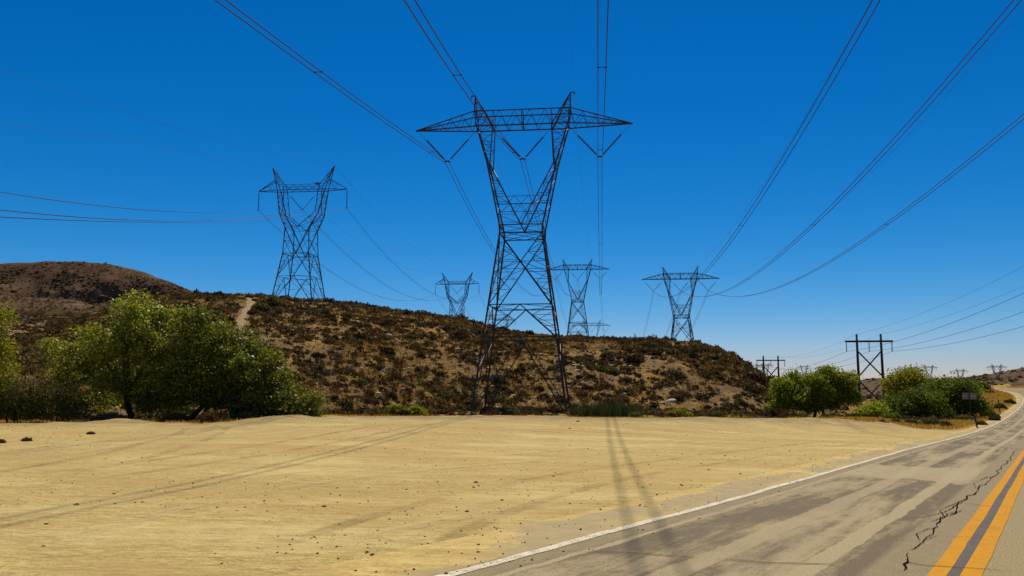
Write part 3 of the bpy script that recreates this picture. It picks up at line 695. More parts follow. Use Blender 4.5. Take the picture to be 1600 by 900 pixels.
def tower_l(detail=True, k=1.0):
    T = Tower(); W, D, B = 0.26 * k, 0.14 * k, 0.075 * k
    ZB, Z1, ZR, ZS, ZK, ZA, ZT, ZP = -0.4, 6.6, 12.2, 18.6, 22.3, 28.4, 29.7, 34.5
    cb, c1, cr, cs = corners(ZB, 5.1), corners(Z1, 4.1), corners(ZR, 3.25), corners(ZS, 3.0)
    for i in range(4):
        j = (i + 1) % 4
        T.a('leg%d' % i, cb[i], cr[i], W); T.a('leg%d' % i, cr[i], cs[i], W * .8)
        T.a('belt', cr[i], cr[j], D); T.a('belt', c1[i], c1[j], B * 1.1)
        mb, m1, mr = lerp(cb[i], cb[j], .5), lerp(c1[i], c1[j], .5), lerp(cr[i], cr[j], .5)
        T.a('diagonal', mr, c1[i], D); T.a('diagonal', mr, c1[j], D); T.a('diagonal', m1, cb[i], D); T.a('diagonal', m1, cb[j], D)
        T.a('brace', mr, lerp(cr[j], cr[(j + 1) % 4], .5), B)
        T.a('brace', m1, lerp(c1[j], c1[(j + 1) % 4], .5), B)
        if detail:
            for e, f_ in ((c1[i], cr[i]), (c1[j], cr[j])): lace(T, e, f_, e, mr, 3, B)
            for e, f_ in ((cb[i], c1[i]), (cb[j], c1[j])): lace(T, e, f_, e, m1, 3, B)
    for sy in (-1, 1):
        mr = (0, sy * 3.25, ZR)
        for sx in (-1, 1):
            K = 'fork%d' % (sx > 0)
            s_, k_, a_ = (sx * 3.0, sy * 3.0, ZS), (sx * 4.9, sy * 2.2, ZK), (sx * 6.1, sy * 1.2, ZA)
            ki, ai = (sx * 4.1, sy * 2.2, ZK + .3), (sx * 4.4, sy * 1.2, ZA); v_ = (0, sy * 2.9, ZS + .2)
            T.a(K, s_, k_, W * .8); T.a(K, k_, a_, W * .8); T.a(K, v_, ki, D); T.a(K, ki, ai, D); T.a(K, ki, k_, B)
            T.a('diagonal', k_, mr, D * 1.2); T.a('diagonal', s_, mr, B)
            T.a('diagonal', (sx * 3.25, sy * 3.25, ZR), v_, B)
            T.a('belt', s_, v_, B)
            if detail: lace(T, k_, a_, ki, ai, 4, B); lace(T, s_, k_, v_, ki, 3, B); lace(T, (sx * 3.25, sy * 3.25, ZR), s_, mr, lerp(mr, k_, .62), 2, B)
            pk = (sx * 8.0, 0, ZP)
            Pk = 'peak%d' % (sx > 0); pm = (sx * 6.9, sy * .7, 31.1)
            T.a(Pk, a_, pm, D); T.a(Pk, pm, pk, D); T.a(Pk, ai, (sx * 4.7, sy * 1.1, ZT), D); T.a(Pk, (sx * 4.7, sy * 1.1, ZT), pk, D)
            if detail: lace(T, a_, pk, (sx * 4.7, sy * 1.1, ZT), pk, 4, B)
            T.a('crossarm', a_, (sx * 11.3, 0, ZA), D); T.a('crossarm', pm, (sx * 11.3, 0, ZA + .1), D)
            if detail: T.a('brace', lerp(a_, (sx * 11.3, 0, ZA), .4), pm, B); T.a('brace', lerp(a_, (sx * 11.3, 0, ZA), .4), lerp(pm, (sx * 11.3, 0, ZA), .45), B)
        T.a('crossarm', (-6.1, sy * 1.2, ZA), (6.1, sy * 1.2, ZA), D * 1.1); T.a('crossarm', (-4.9, sy * 1.1, ZT), (4.9, sy * 1.1, ZT), B * 1.1)
        xs = np.linspace(-4.9, 4.9, 11 if detail else 7)
        for i in range(len(xs) - 1):
            z0, z1 = (ZA, ZT) if i % 2 == 0 else (ZT, ZA); T.a('brace', (xs[i], sy * 1.15, z0), (xs[i + 1], sy * 1.15, z1), B)
    for sx in (-1, 1):
        lace(T, (sx * 3, -3, ZS), (sx * 4.9, -2.2, ZK), (sx * 3, 3, ZS), (sx * 4.9, 2.2, ZK), 3, B); lace(T, (sx * 4.9, -2.2, ZK), (sx * 6.1, -1.2, ZA), (sx * 4.9, 2.2, ZK), (sx * 6.1, 1.2, ZA), 4, B)
        if detail: lace(T, (sx * 3.25, -3.25, ZR), (sx * 3, -3, ZS), (sx * 3.25, 3.25, ZR), (sx * 3, 3, ZS), 2, B)
    strings, hang = [], []
    for sx in (-1, 1):
        strings.append(((sx * 11.3, 0, 23.9), (sx * 11.3, 0, 28.1))); hang.append(((sx * 11.3, 0, 28.1), (sx * 11.3, 0, ZA)))
        strings.append(((sx * .2, 0, 23.8), (sx * 3.2, 0, 27.1))); hang.append(((sx * 3.2, 0, 27.1), (sx * 4.4, 0, ZA)))
    att = [(-11.3, 23.6), (0, 23.5), (11.3, 23.6)]; gw = [(-8, 34.5), (8, 34.5)]
    return T, strings, hang, att, gw

NAMES = {'leg': 'leg', 'fork': 'fork_arm', 'peak': 'peak', 'crossarm': 'crossarm', 'belt': 'horizontal_belt', 'diagonal': 'diagonal_brace', 'brace': 'lattice_brace'}
def insulator_mesh(L, r, nd, n=8, mat=None):
    mb = MB(); pts = []; rad = []
    for i in range(nd):
        z = L * (i + .5) / nd; h = L / nd
        pts += [(0, 0, z - h * .48), (0, 0, z - h * .1), (0, 0, z + h * .1)]; rad += [r * .35, r, r * .5]
    mb.tube(pts, rad, n); return mb.mesh('insulator_string', mat or M['insul'], False)
def place_between(o, p0, p1):
    d = Vector(p1) - Vector(p0); o.location = p0; o.rotation_mode = 'QUATERNION'; o.rotation_quaternion = d.to_track_quat('Z', 'X')
def build_tower(spec, name, split, mat, loc, label, group, pr='bar', imat=None, ir=0.13):
    T, strings, hang, att, gw = spec
    root = empty(name, loc, RZ); tag(root, label, 'pylon', group)
    acc = {}; singles = []; stuff = MB(); cnt = {}
    for key, p0, p1, w in T.m:
        base = ''.join(ch for ch in key if not ch.isdigit())
        if base in ('brace', 'diagonal', 'belt') and split:
            cnt[base] = cnt.get(base, 0) + 1
            if base == 'brace' and np.linalg.norm(np.array(p1) - np.array(p0)) < 0.9 or cnt[base] > 290: stuff.bar(p0, p1, w); continue
            singles.append((base, p0, p1, w))
        else:
            mb = acc.setdefault(key, MB()); (mb.angle if split and base == 'leg' else mb.bar)(p0, p1, w)
    for key, mb in acc.items():
        base = ''.join(ch for ch in key if not ch.isdigit()); o = mb.build(NAMES[base], mat, root)
        if base in ('brace', 'diagonal', 'belt'): tag(o, kind='stuff')
    cache = {}
    for base, p0, p1, w in singles:
        L = round(float(np.linalg.norm(np.array(p1) - np.array(p0))), 2); kk = (base, L, round(w, 3))
        if kk not in cache:
            b = MB(); b.angle((0, 0, 0), (0, 0, L), w); cache[kk] = b.mesh(NAMES[base], mat)
        o = link(NAMES[base], cache[kk], root); place_between(o, p0, p1)
    if stuff.n: o = stuff.build('short_lattice_braces', mat, root); tag(o, kind='stuff')
    if split:
        for key, p0, p1, w in T.m:
            if key.startswith('leg') and p0[2] < 0:
                g = MB(); g.tube([(p0[0], p0[1], -1.6), (p0[0], p0[1], .25)], .38, 12); g.build('footing', M['rock'], root)
    icache = {}
    for p0, p1 in strings:
        L = round(float(np.linalg.norm(np.array(p1) - np.array(p0))), 2)
        if L not in icache: icache[L] = insulator_mesh(L, ir, 22 if split else 7, 8 if split else 5, imat)
        o = link('insulator_string', icache[L], root); place_between(o, p0, p1)
    hm = {}
    for p0, p1 in hang:
        h = MB(); h.bar(p0, p1, 0.035 if split else .05); h.build('hanger_rod', mat, root)
    for x, z in att:
        h = MB(); h.box((x, 0, z + .17), (.6, .09, .14)); h.box((x - .24, 0, z + .03), (.07, .07, .17)); h.box((x + .24, 0, z + .03), (.07, .07, .17)); h.build('wire_clamp', mat, root)
    return root

def along(perp, s, z): P = LN * perp + LD * s; return (P[0], P[1], z)
PA, PCc, PL = -8.0, 25.7, -72.4
specA = tower_a(); specL = tower_l()
TOW = {}
def tw(key, perp, s, zb, spec): TOW[key] = (perp, s, zb, spec)
tw('A', PA, 84.6, -1.38, specA); tw('L', PL, 186.3, 20.9, specL)
tw('B', -7.5, 295.5, 13.1, specA); tw('C', PCc, 251.0, 3.2, specA); tw('M', -71.3, 397.5, 24.0, specL)
rootA = build_tower(specA, 'lattice_pylon', True, M['steel'], along(PA, 84.6, -1.38), 'largest dark steel lattice pylon with three V insulators, standing at the foot of the hill', 'steel lattice pylons', imat=M['insul'], ir=0.135)
rootL = build_tower(specL, 'lattice_pylon', True, M['steel'], along(PL, 186.3, 20.9), 'dark lattice pylon with outward pointing horns on the hilltop at left', 'steel lattice pylons', imat=M['insul'], ir=0.15)
# simpler joined versions, copied
specA2 = tower_a(True, 1.25); specL2 = tower_l(True, 1.3)
rootB = build_tower(specA2, 'lattice_pylon', False, M['steel'], along(-7.5, 295.5, 13.1), 'grey lattice pylon seen behind the hill just right of the largest pylon', 'steel lattice pylons', imat=M['insul_far'], ir=0.16)
def cp(root, perp, s, z, label):
    c = copy_tree(root); c.location = along(perp, s, z); c['label'] = label; return c
rootC = cp(rootB, PCc, 251.0, 3.2, 'lattice pylon standing alone behind the right end of the hill')
cp(rootB, -4.0, 508.0, 7.5, 'distant pylon top over the hill crest, touching the leg of the grey pylon')
P_c2 = pt(1006, 521, 455); cp(rootB, LN @ P_c2[:2], LD @ P_c2[:2], P_c2[2] - 34.9, 'distant pylon top on the ridge between the grey and lone right pylons')
rootM = build_tower(specL2, 'lattice_pylon', False, M['steel'], along(-71.3, 397.5, 24.0), 'small horned lattice pylon behind the hill slope, left of the largest pylon', 'steel lattice pylons', imat=M['insul_far'], ir=0.2)
P_l3 = pt(782, 487, 607); cp(rootM, LN @ P_l3[:2], LD @ P_l3[:2], P_l3[2] - 34.5, 'tiny horned lattice pylon seen through the lower body of the largest pylon')
# far pylons on the plain
specF = tower_a(False, 2.6)
far = [(1451, 570, 1080, 'tiny far pylon, leftmost of the three above the dark trees at right'), (1500, 576, 1220, 'tiny far pylon in the middle of the three far pylons above the right road'),
       (1557, 569, 960, 'tiny far pylon beside the brown knoll at the right edge'), (1256, 570, 1300, 'tiny far pylon above the bright green trees, left one of a pair'),
       (1286, 571, 1340, 'tiny far pylon above the bright green trees, right one of a pair'), (1187, 568, 1150, 'tiny far pylon just left of the far wooden poles'), (1196, 567, 1190, 'tiny far pylon behind the far wooden poles')]
rootF = None
for px, py, Y, lb in far:
    P = pt(px, py, Y); loc = (P[0], P[1], P[2] - 34.9)
    if rootF is None: rootF = build_tower(specF, 'lattice_pylon', False, M['steel_far'], loc, lb, 'far pylons on the plain', imat=M['insul_far'], ir=.3); 
    else:
        c = copy_tree(rootF); c.location = loc; c['label'] = lb
# bird nest on the left pylon's arm
nb = MB()
for i in range(60):
    t = rng.uniform(0, 6.28); r = rng.uniform(0, .6); z = rng.uniform(0, .45); a = np.array([r * math.cos(t), r * math.sin(t), z]); b = a + np.array([rng.uniform(-.5, .5), rng.uniform(-.5, .5), rng.uniform(-.1, .15)])
    nb.bar(a, b, .07)
Pn = np.array(along(PL + 3.6, 186.3, 20.9 + 29.8)); o = nb.build('bird_nest', M['twig'], loc=Pn); tag(o, 'clump of sticks, a nest, on the crossarm of the left hilltop pylon', 'nest')

# ------------------------------------------------------------ conductors
def quad_fit(pts):
    s = np.array([p[0] for p in pts]); z = np.array([p[1] for p in pts]); return np.polyfit(s, z, 2)
def sight(px, py, perp, nrm=None, dr=None):
    nrm = LN if nrm is None else nrm; dr = LD if dr is None else dr
    r = ray(px, py); t = perp / (nrm @ r[:2]); P = np.array([0, 0, EYE]) + r * t; return dr @ P[:2], P[2]
def span(p0, p1, b):
    """points between two (perp,s,z) ends with curvature b"""
    n = 26; out = []
    L = p1[1] - p0[1]
    for i in range(n + 1):
        t = i / n; out.append((p0[0] + (p1[0] - p0[0]) * t, p0[1] + L * t, p0[2] + (p1[2] - p0[2]) * t - b * L * L * t * (1 - t)))
    return out
def bundle(name, curve, label, group, rad, sub=True, spacers=(), sep=0.457, pos=None, cat='power line'):
    """curve: list of (perp,s,z)"""
    w = [np.array(along(*c)) for c in curve] if pos is None else [np.array(c) for c in curve]
    mid = w[len(w) // 2]
    root = empty(name, tuple(w[0])); tag(root, label, cat, group)
    side = np.array([LN[0], LN[1], 0]) * sep / 2
    for sg in ((-1, 1) if sub else (0,)):
        mb = MB(); mb.tube([p + side * sg - w[0] for p in w], rad, 5); mb.build('wire', M['wire'], root, True)
    if sub:
        ss = np.array([c[1] for c in curve])
        for s_ in spacers:
            P = np.array([np.interp(s_, ss[::-1] if ss[0] > ss[-1] else ss, (np.array([q[k] for q in w])[::-1] if ss[0] > ss[-1] else np.array([q[k] for q in w]))) for k in range(3)])
            mb = MB(); mb.bar(P - side * 1.15, P + side * 1.1, .035); mb.box(P - side, (.09, .10, .09)); mb.box(P + side, (.09, .10, .09))
            o = mb.build('spacer', M['steel'], root); o.location = tuple(-w[0])
    return root
def near_curve(perp, fit, s_from, s_to, perp0=None, z0=None):
    s = np.linspace(s_from, s_to, 70); z = np.polyval(fit, s); z = z + (z0 - z[0]) if z0 is not None else z
    return [(perp, a, b) for a, b in zip(s, z)]
posn = ['left', 'middle', 'right']
for i, dx in enumerate((-8.4, 0, 8.4)):
    p = PA + dx
    if i == 0: pts = [(84.6, 25.97), sight(500, 115, p), sight(345, 0, p)]
    elif i == 1: pts = [(84.6, 25.97), sight(708, 108, p), sight(640, 0, p)]
    pts = [pts[0]] + pts[1:] if i < 2 else [(84.6, 25.97), (44, 19.6), (32, 18.35)]
    cur = near_curve(p, quad_fit(pts), 84.6, -60, z0=25.97)
    back = span((p, 84.6, 25.97), (-7.5 + dx, 295.5, 13.1 + 27.35), .0009)[1:] + span((-7.5 + dx, 295.5, 40.45), (-4 + dx, 508, 7.5 + 27.35), .0009)[1:]
    bundle('conductor_bundle', cur[::-1] + back, 'twin conductor, %s V insulator of largest pylon, %s' % (posn[i], ['running off the top left', 'running up past the pylon horn', 'passing straight overhead'][i]), 'conductors of the largest pylon', 0.031, spacers=(44, 80 - 4, 120, 190))
    p = PCc + dx
    A_ = {0: [(1113, 413), (1192, 300), (1370, 0)], 1: [(1195, 417), (1322, 300), (1590, 0)], 2: [(1280, 418), (1455, 300), (1600, 180)]}[i]
    pts = [(251, 30.55)] + [sight(x, y, p) for x, y in A_]
    cur = near_curve(p, quad_fit(pts), 251, -20); cur[0] = (p, 251, 30.55)
    back = span((p, 251, 30.55), (LN @ P_c2[:2] + dx, LD @ P_c2[:2], P_c2[2] - 34.9 + 27.35), .0009)[1:]
    bundle('conductor_bundle', cur[::-1] + back, 'twin conductor sweeping up right from the %s V insulator of the lone right pylon' % posn[i], 'conductors of the lone right pylon', 0.034, spacers=(97, 140, 190))
    dxl = (-11.3, 0, 11.3)[i]; p = PL + dxl
    A_ = {0: [(200, 326), (0, 300)], 1: [(300, 345), (0, 328)], 2: [(300, 347), (0, 339)]}[i]
    pts = [(186.3, 44.5)] + [sight(x, y, p) for x, y in A_]
    cur = near_curve(p, quad_fit(pts), 186.3, 10)
    zz = (P_l3[2] - 34.5 + 23.6)
    back = span((p, 186.3, 44.5), (-71.3 + dxl, 397.5, 47.6), .0010)[1:] + span((-71.3 + dxl, 397.5, 47.6), (LN @ P_l3[:2] + dxl, LD @ P_l3[:2], zz), .0010)[1:]
    bundle('conductor_bundle', cur[::-1] + back, 'twin conductor from %s of left hilltop pylon, sagging to the left edge' % ['left arm end', 'central V insulator', 'right arm end'][i], 'conductors of the left hilltop pylon', 0.030, spacers=(100, 140))
# ground wires
for i, sx in enumerate((-1, 1)):
    p = PA + sx * 5.73
    c_ = quad_fit([(84.6, 33.1), sight(*((640, 18) if i == 0 else (888, 0)), p), (0, 25.5 if i else 26.0)])
    cur = near_curve(p, c_, 84.6, -60, z0=33.1); back = span((p, 84.6, 33.1), (-7.5 + sx * 5.73, 295.5, 47.6), .0006)[1:]
    bundle('shield_wire', cur[::-1] + back, 'thin shield wire from the %s horn of the largest pylon' % ('left', 'right')[i], 'thin shield wires', 0.008, sub=False)
    p = PCc + sx * 5.73
    c_ = quad_fit([(251, 37.7), sight(1330, 300, PCc + 5.73), sight(1600, 15, PCc + 5.73)])
    cur = near_curve(p, c_, 251, -20, z0=37.7)
    bundle('shield_wire', cur, 'thin shield wire rising right from the %s horn of the lone right pylon' % ('left', 'right')[i], 'thin shield wires', 0.012, sub=False)
    p = PL + sx * 8
    A_ = [(200, 220), (0, 192)] if i == 0 else [(200, 177), (0, 110)]
    c_ = quad_fit([(186.3, 55.4)] + [sight(x, y, p) for x, y in A_]); cur = near_curve(p, c_, 186.3, 10, z0=55.4)
    back = span((p, 186.3, 55.4), (-71.3 + sx * 8, 397.5, 58.5), .0007)[1:]
    bundle('shield_wire', cur[::-1] + back, 'thin shield wire from the %s horn of the left hilltop pylon' % ('left', 'right')[i], 'thin shield wires', 0.018, sub=False)

# ------------------------------------------------------------ wooden H-frame poles
def h_frame(P, sc, rz, label):
    root = empty('wooden_h_frame', P, rz); tag(root, label, 'power pole', 'wooden two-pole power line structures')
    H = 17.6; hx = 2.7
    for sx in (-1, 1):
        mb = MB(); mb.tube([(sx * hx, 0, -.8), (sx * hx, 0, H * .5), (sx * hx, 0, H)], [.27 * sc, .24 * sc, .19 * sc], 10); mb.build('pole', M['wood'], root, True)
    mb = MB(); mb.box((0, -.26, H - 1.7), (10.6, .16, .42)); mb.box((0, .26, H - 1.7), (10.6, .16, .42)); mb.build('crossarm', M['wood'], root)
    for z0, z1 in ((13.6, 7.6), (6.6, .9)):
        mb = MB(); mb.bar((-hx, -.2, z0), (hx, -.2, z1), .22 * sc); mb.build('cross_brace', M['wood'], root)
        mb = MB(); mb.bar((hx, .2, z0), (-hx, .2, z1), .22 * sc); mb.build('cross_brace', M['wood'], root)
    im = insulator_mesh(2.0, .13 * sc, 12, 7)
    for x in (-5.1, 0, 5.1):
        o = link('insulator_string', im, root); o.location = (x, 0, H - 3.9)
        mb = MB(); mb.box((x, 0, H - 3.98), (.3, .25, .12)); mb.build('wire_clamp', M['steel'], root)
    return root
HP1 = pt(1357, 522, 187); HP2 = pt(1204, 556, 304)
h1 = np.array([HP1[0], HP1[1], HP1[2] - 17.6]); h2 = np.array([HP2[0], HP2[1], HP2[2] - 17.6])
HTH = math.atan2(h2[0] - h1[0], h2[1] - h1[1]); HD = np.array([math.sin(HTH), math.cos(HTH)]); HN = np.array([math.cos(HTH), -math.sin(HTH)])
h_frame(tuple(h1), 1.25, -HTH, 'tall dark wooden H-frame power pole with X braces between the green trees')
h_frame(tuple(h2), 1.5, -HTH, 'smaller farther wooden H-frame power pole at the right foot of the hill')
hp = HN @ h1[:2]; hs = HD @ h1[:2]; hs2 = HD @ h2[:2]
def halong(perp, s, z): P = HN * perp + HD * s; return (P[0], P[1], z)
for x, top, edge, nm, isg in ((-5.1, 13.55, 458, 'left', 0), (0, 13.55, 487, 'middle', 0), (5.1, 13.55, 510, 'right', 0), (-2.7, 17.6, 416, 'left pole top', 1), (2.7, 17.6, 447, 'right pole top', 1)):
    p = hp + x; s1, z1 = sight(1600, edge, p, HN, HD); z0 = h1[2] + top
    b = .0007; a = ((z1 - z0) - b * (s1 - hs) ** 2) / (s1 - hs)
    s = np.linspace(hs, 10, 40); z = z0 + a * (s - hs) + b * (s - hs) ** 2
    pts = [halong(p, u, v) for u, v in zip(s, z)][::-1]
    L = hs2 - hs; zz = h2[2] + top
    for i in range(1, 21): t = i / 20; pts.append(halong(p, hs + L * t, z0 + (zz - z0) * t - .0007 * L * L * t * (1 - t)))
    mb = MB(); w0 = np.array(pts[0]); mb.tube([np.array(q) - w0 for q in pts], .032 if not isg else .018, 5)
    o = mb.build('power_line_wire', M['wire'], None, True, loc=tuple(w0)); tag(o, ('single wire from the %s insulator of the wooden H-frame poles' if not isg else 'thin wire from the %s of the wooden H-frame poles') % nm, 'power line', 'wires of the wooden poles')

# ------------------------------------------------------------ vegetation
def leaf_mesh(C_, size, var, elong=1.6, up=0.0):
    n = len(C_); a = rng.normal(0, 1, (n, 3)); a[:, 2] += up; a /= np.linalg.norm(a, axis=1)[:, None]
    b = rng.normal(0, 1, (n, 3)); b -= a * (a * b).sum(1)[:, None]; b /= np.linalg.norm(b, axis=1)[:, None] + 1e-9
    sz = np.asarray(size) * rng.uniform(.6, 1.3, n); A = a * (sz * elong / 2)[:, None]; B = b * (sz / 2)[:, None]
    V = np.stack([C_ - A, C_ + B, C_ + A, C_ - B], 1).reshape(-1, 3)
    F = np.arange(4 * n).reshape(-1, 4); return V, F, np.repeat(var, 4)
def blades(C_, h, w, lean, var):
    n = len(C_); t = rng.uniform(0, 2 * math.pi, n); d = np.stack([np.cos(t), np.sin(t), 0 * t], 1); t2 = rng.uniform(0, 2 * math.pi, n)
    hh = h * rng.uniform(.5, 1.2, n); top = C_ + np.stack([np.cos(t2) * lean * hh, np.sin(t2) * lean * hh, hh], 1)
    V = np.stack([C_ - d * w / 2, C_ + d * w / 2, top], 1).reshape(-1, 3); return V, np.arange(3 * n).reshape(-1, 3), np.repeat(var, 3)
def branch(mb, p0, p1, r0, r1, bend=.15, n=6, seg=6):
    p0 = np.array(p0, float); p1 = np.array(p1, float); L = np.linalg.norm(p1 - p0); off = rng.normal(0, bend * L * .5, 3)
    pts = [p0 * (1 - t) + p1 * t + off * math.sin(math.pi * t) + (rng.normal(0, .02 * L, 3) if 0 < t < 1 else 0) for t in np.linspace(0, 1, n)]
    mb.tube(pts, list(np.linspace(r0, r1, n)), seg); return pts

def make_tree(name, label, cat, group, base_px, Y, lobes, leaf, n_leaf, mat, trunk_r=.2, clump=.45, per=26, twigs=0, zoff=0.0, dark_low=True, stems=None):
    """lobes: (px, py, rx_px, ry_px, dy metres, ry depth metres) described where they stand"""
    bx = pt(base_px, 640, Y)[0]; bz = gz(bx, Y) + zoff; base = np.array([bx, Y, bz]); mpp = Y / FOC
    root = empty(name, tuple(base)); tag(root, label, cat, group)
    L = []
    for (px, py, rx, ry, dy, rd) in lobes:
        c = pt(px, py, Y + dy) - base; L.append((c, np.array([rx * mpp, rd, ry * mpp])))
    for c, r in list(L):
        for _ in range(4):
            d = rng.normal(0, 1, 3); d /= np.linalg.norm(d); d[2] = d[2] * .8 + .15
            k_ = rng.uniform(.22, .42); L.append((c + d * r * rng.uniform(.8, 1.15), r * k_))
    nmain = len(lobes)
    vol = np.array([r[0] * r[2] * (r[1] ** .5) for c, r in L]); vol = vol ** .75; vol /= vol.sum()
    Cs = []; 
    for (c, r), v in zip(L, vol):
        nc = max(6, int(n_leaf * v / per)); d = rng.normal(0, 1, (nc, 3)); d /= np.linalg.norm(d, axis=1)[:, None]
        rad = rng.uniform(.2, 1.12, nc) ** .6; cc = c + d * rad[:, None] * r
        cc = cc[cc[:, 2] > .15 + 0.1 * rng.random(len(cc))]
        cl = cc[:, None, :] + rng.normal(0, 1, (len(cc), per, 3)) * clump * np.array([1, 1, .7]) * rng.uniform(.5, 1.2, (len(cc), 1, 1))
        Cs.append((cl.reshape(-1, 3), np.repeat(rng.random(len(cc)), per)))
    P = np.vstack([a for a, b in Cs]); cv = np.concatenate([b for a, b in Cs]); k = P[:, 2] > .03; P = P[k]; cv = cv[k]
    var = np.clip(cv * .45 + rng.random(len(P)) * .55, 0, 1)
    V, F, va = leaf_mesh(P, leaf, var); link('crown', np_mesh('crown', V, F, mat, False, {'var': va}), root)
    tr = MB(); sp = stems or [(0, 0)]
    for sx, sy in sp:
        top = np.mean([c for c, r in L], axis=0); s0 = np.array([sx, sy, -.3]); fk = s0 + (top - s0) * .45; fk[2] = max(fk[2], .8)
        branch(tr, s0, fk, trunk_r, trunk_r * .7, .08, 6, 9)
        for c, r in L:
            if len(sp) > 1 and rng.random() < .5: continue
            if r[2] < .5 * L[0][1][2]: continue
            e = branch(tr, fk, c + r * np.array([0, 0, .2]), trunk_r * .5, trunk_r * .12, .18, 7, 7)
            for _ in range(5):
                q = e[rng.integers(2, 7)]; d = rng.normal(0, 1, 3); d[2] = abs(d[2]) * .5; branch(tr, q, c + d / np.linalg.norm(d) * r * .85, trunk_r * .14, trunk_r * .03, .15, 5, 5)
    tr.build('trunk', M['bark'], root, True)
    if twigs:
        tb = MB()
        for _ in range(twigs):
            c, r = L[rng.integers(len(L))]; d = rng.normal(0, 1, 3); d /= np.linalg.norm(d); a = c + d * r * rng.uniform(.2, .8); a[2] = max(a[2] - r[2] * .4, .3)
            e = a + np.array([rng.uniform(-1.1, 1.1), rng.uniform(-.8, .3), rng.uniform(-.7, .3)]); branch(tb, a, e, .018, .006, .25, 5, 4)
            for _k in range(3): branch(tb, (a + e) / 2, (a + e) / 2 + rng.normal(0, .35, 3), .009, .004, .2, 4, 3)
        tag(tb.build('bare_twigs', M['twig'], root), kind='stuff')
    return root
TG = 'cottonwood trees at the left rim of the lot'
make_tree('cottonwood_tree', 'tall open cottonwood with dark trunk at the left rim of the dirt lot', 'tree', TG, 207, 46,
          [(215, 490, 42, 34, 0, 1.6), (195, 530, 52, 32, -.4, 1.8), (150, 545, 34, 26, 0, 1.4), (110, 562, 42, 26, .3, 1.5), (165, 590, 55, 30, .3, 1.8), (235, 545, 40, 38, .5, 1.6), (215, 600, 45, 34, .8, 1.7), (262, 505, 22, 26, .6, 1.2), (85, 540, 18, 10, .3, .8), (150, 630, 40, 16, 1.2, 1.2), (240, 618, 34, 26, 1.0, 1.3)],
          .105, 30000, M['cotton'], .20, .24, 22, twigs=150)
make_tree('cottonwood_tree', 'broad bushy cottonwood right of the dark trunk, reaching down to the dirt lot', 'tree', TG, 300, 44.5,
          [(310, 525, 55, 34, 0, 1.7), (365, 545, 45, 34, .2, 1.7), (330, 580, 70, 45, .2, 2.0), (395, 590, 48, 42, 0, 1.7), (430, 620, 42, 34, -.2, 1.5), (470, 636, 30, 20, -.4, 1.1), (290, 605, 48, 40, 1.2, 1.6), (370, 635, 50, 24, .3, 1.5), (400, 560, 40, 26, 0, 1.4), (265, 545, 28, 30, 0.8, 1.3), (300, 490, 22, 9, 0, .9), (410, 642, 42, 16, -.2, 1.3), (455, 642, 34, 14, -.4, 1.0), (250, 630, 30, 20, 1.4, 1.2)],
          .105, 50000, M['cotton'], .17, .25, 24, twigs=220, stems=[(0, 0), (.8, .3), (2.2, .2), (-.7, .4)])
make_tree('willow_tree', 'yellow-green willow cut off by the left edge of the photo', 'tree', None, -45, 42,
          [(-25, 520, 34, 42, 0, 1.5), (-60, 560, 50, 60, 0, 1.8), (-20, 585, 38, 40, 0, 1.5), (-40, 625, 50, 32, 0, 1.5), (5, 490, 10, 14, 0, .6), (2, 540, 14, 22, 0, .8)],
          .09, 15000, M['yellowgreen'], .14, .28, 24, twigs=20)
make_tree('saltbush', 'feathery olive bush low at the left edge beside the lot rim', 'bush', None, 25, 42.5, [(20, 620, 36, 34, 0, 1.0), (-10, 630, 30, 28, 0, 1.0), (45, 640, 24, 18, 0, .8)], .07, 9000, M['olive'], .05, .22, 20, stems=[(0, 0), (.3, .1), (-.4, 0)])
make_tree('saltbush', 'feathery olive bush in front of the cottonwood trunk', 'bush', None, 100, 42.5, [(85, 630, 32, 25, 0, 1.0), (118, 635, 26, 22, 0, .9), (100, 612, 20, 15, 0, .7)], .07, 8000, M['olive'], .05, .22, 20, stems=[(0, 0), (.3, .1), (-.4, 0)])
TR = 'green trees in the wash at right'
make_tree('willow_tree', 'wide bright green tree clump between the hill and the tall wooden poles', 'tree', TR, 1270, 92,
          [(1222, 606, 16, 14, 0, 1.6), (1246, 596, 15, 11, .5, 1.6), (1240, 622, 24, 15, -.4, 1.9), (1272, 594, 14, 12, 0, 1.5), (1298, 590, 17, 11, .3, 1.7), (1285, 612, 20, 15, -.5, 1.9), (1318, 602, 13, 15, 0, 1.4), (1326, 620, 12, 13, 0, 1.3), (1262, 632, 22, 12, .6, 1.6), (1300, 628, 18, 13, .4, 1.5), (1218, 634, 14, 9, 0, 1.2), (1292, 580, 6, 4, 0, .6), (1330, 590, 5, 5, 0, .5)],
          .17, 26000, M['willow'], .2, .38, 26, stems=[(0, 0), (1.4, .3), (-1.6, .2)])
make_tree('willow_tree', 'small yellow-green willow bush at the foot of the tall wooden poles', 'bush', TR, 1363, 84, [(1362, 643, 18, 8, 0, 1.1), (1370, 638, 10, 7, 0, .9), (1350, 646, 13, 6, 0, .9)], .13, 6500, M['willow'], .07, .28, 22)
make_tree('willow_tree', 'tall pale yellow-green tree right of the wooden poles', 'tree', TR, 1418, 110, [(1418, 592, 19, 11, 0, 2), (1404, 604, 15, 13, 0, 1.8), (1434, 603, 16, 12, 0, 1.8), (1416, 614, 24, 16, 0, 2), (1396, 598, 8, 9, 0, 1), (1425, 583, 8, 5, 0, 1)], .18, 13000, M['yellowgreen'], .16, .58, 24)
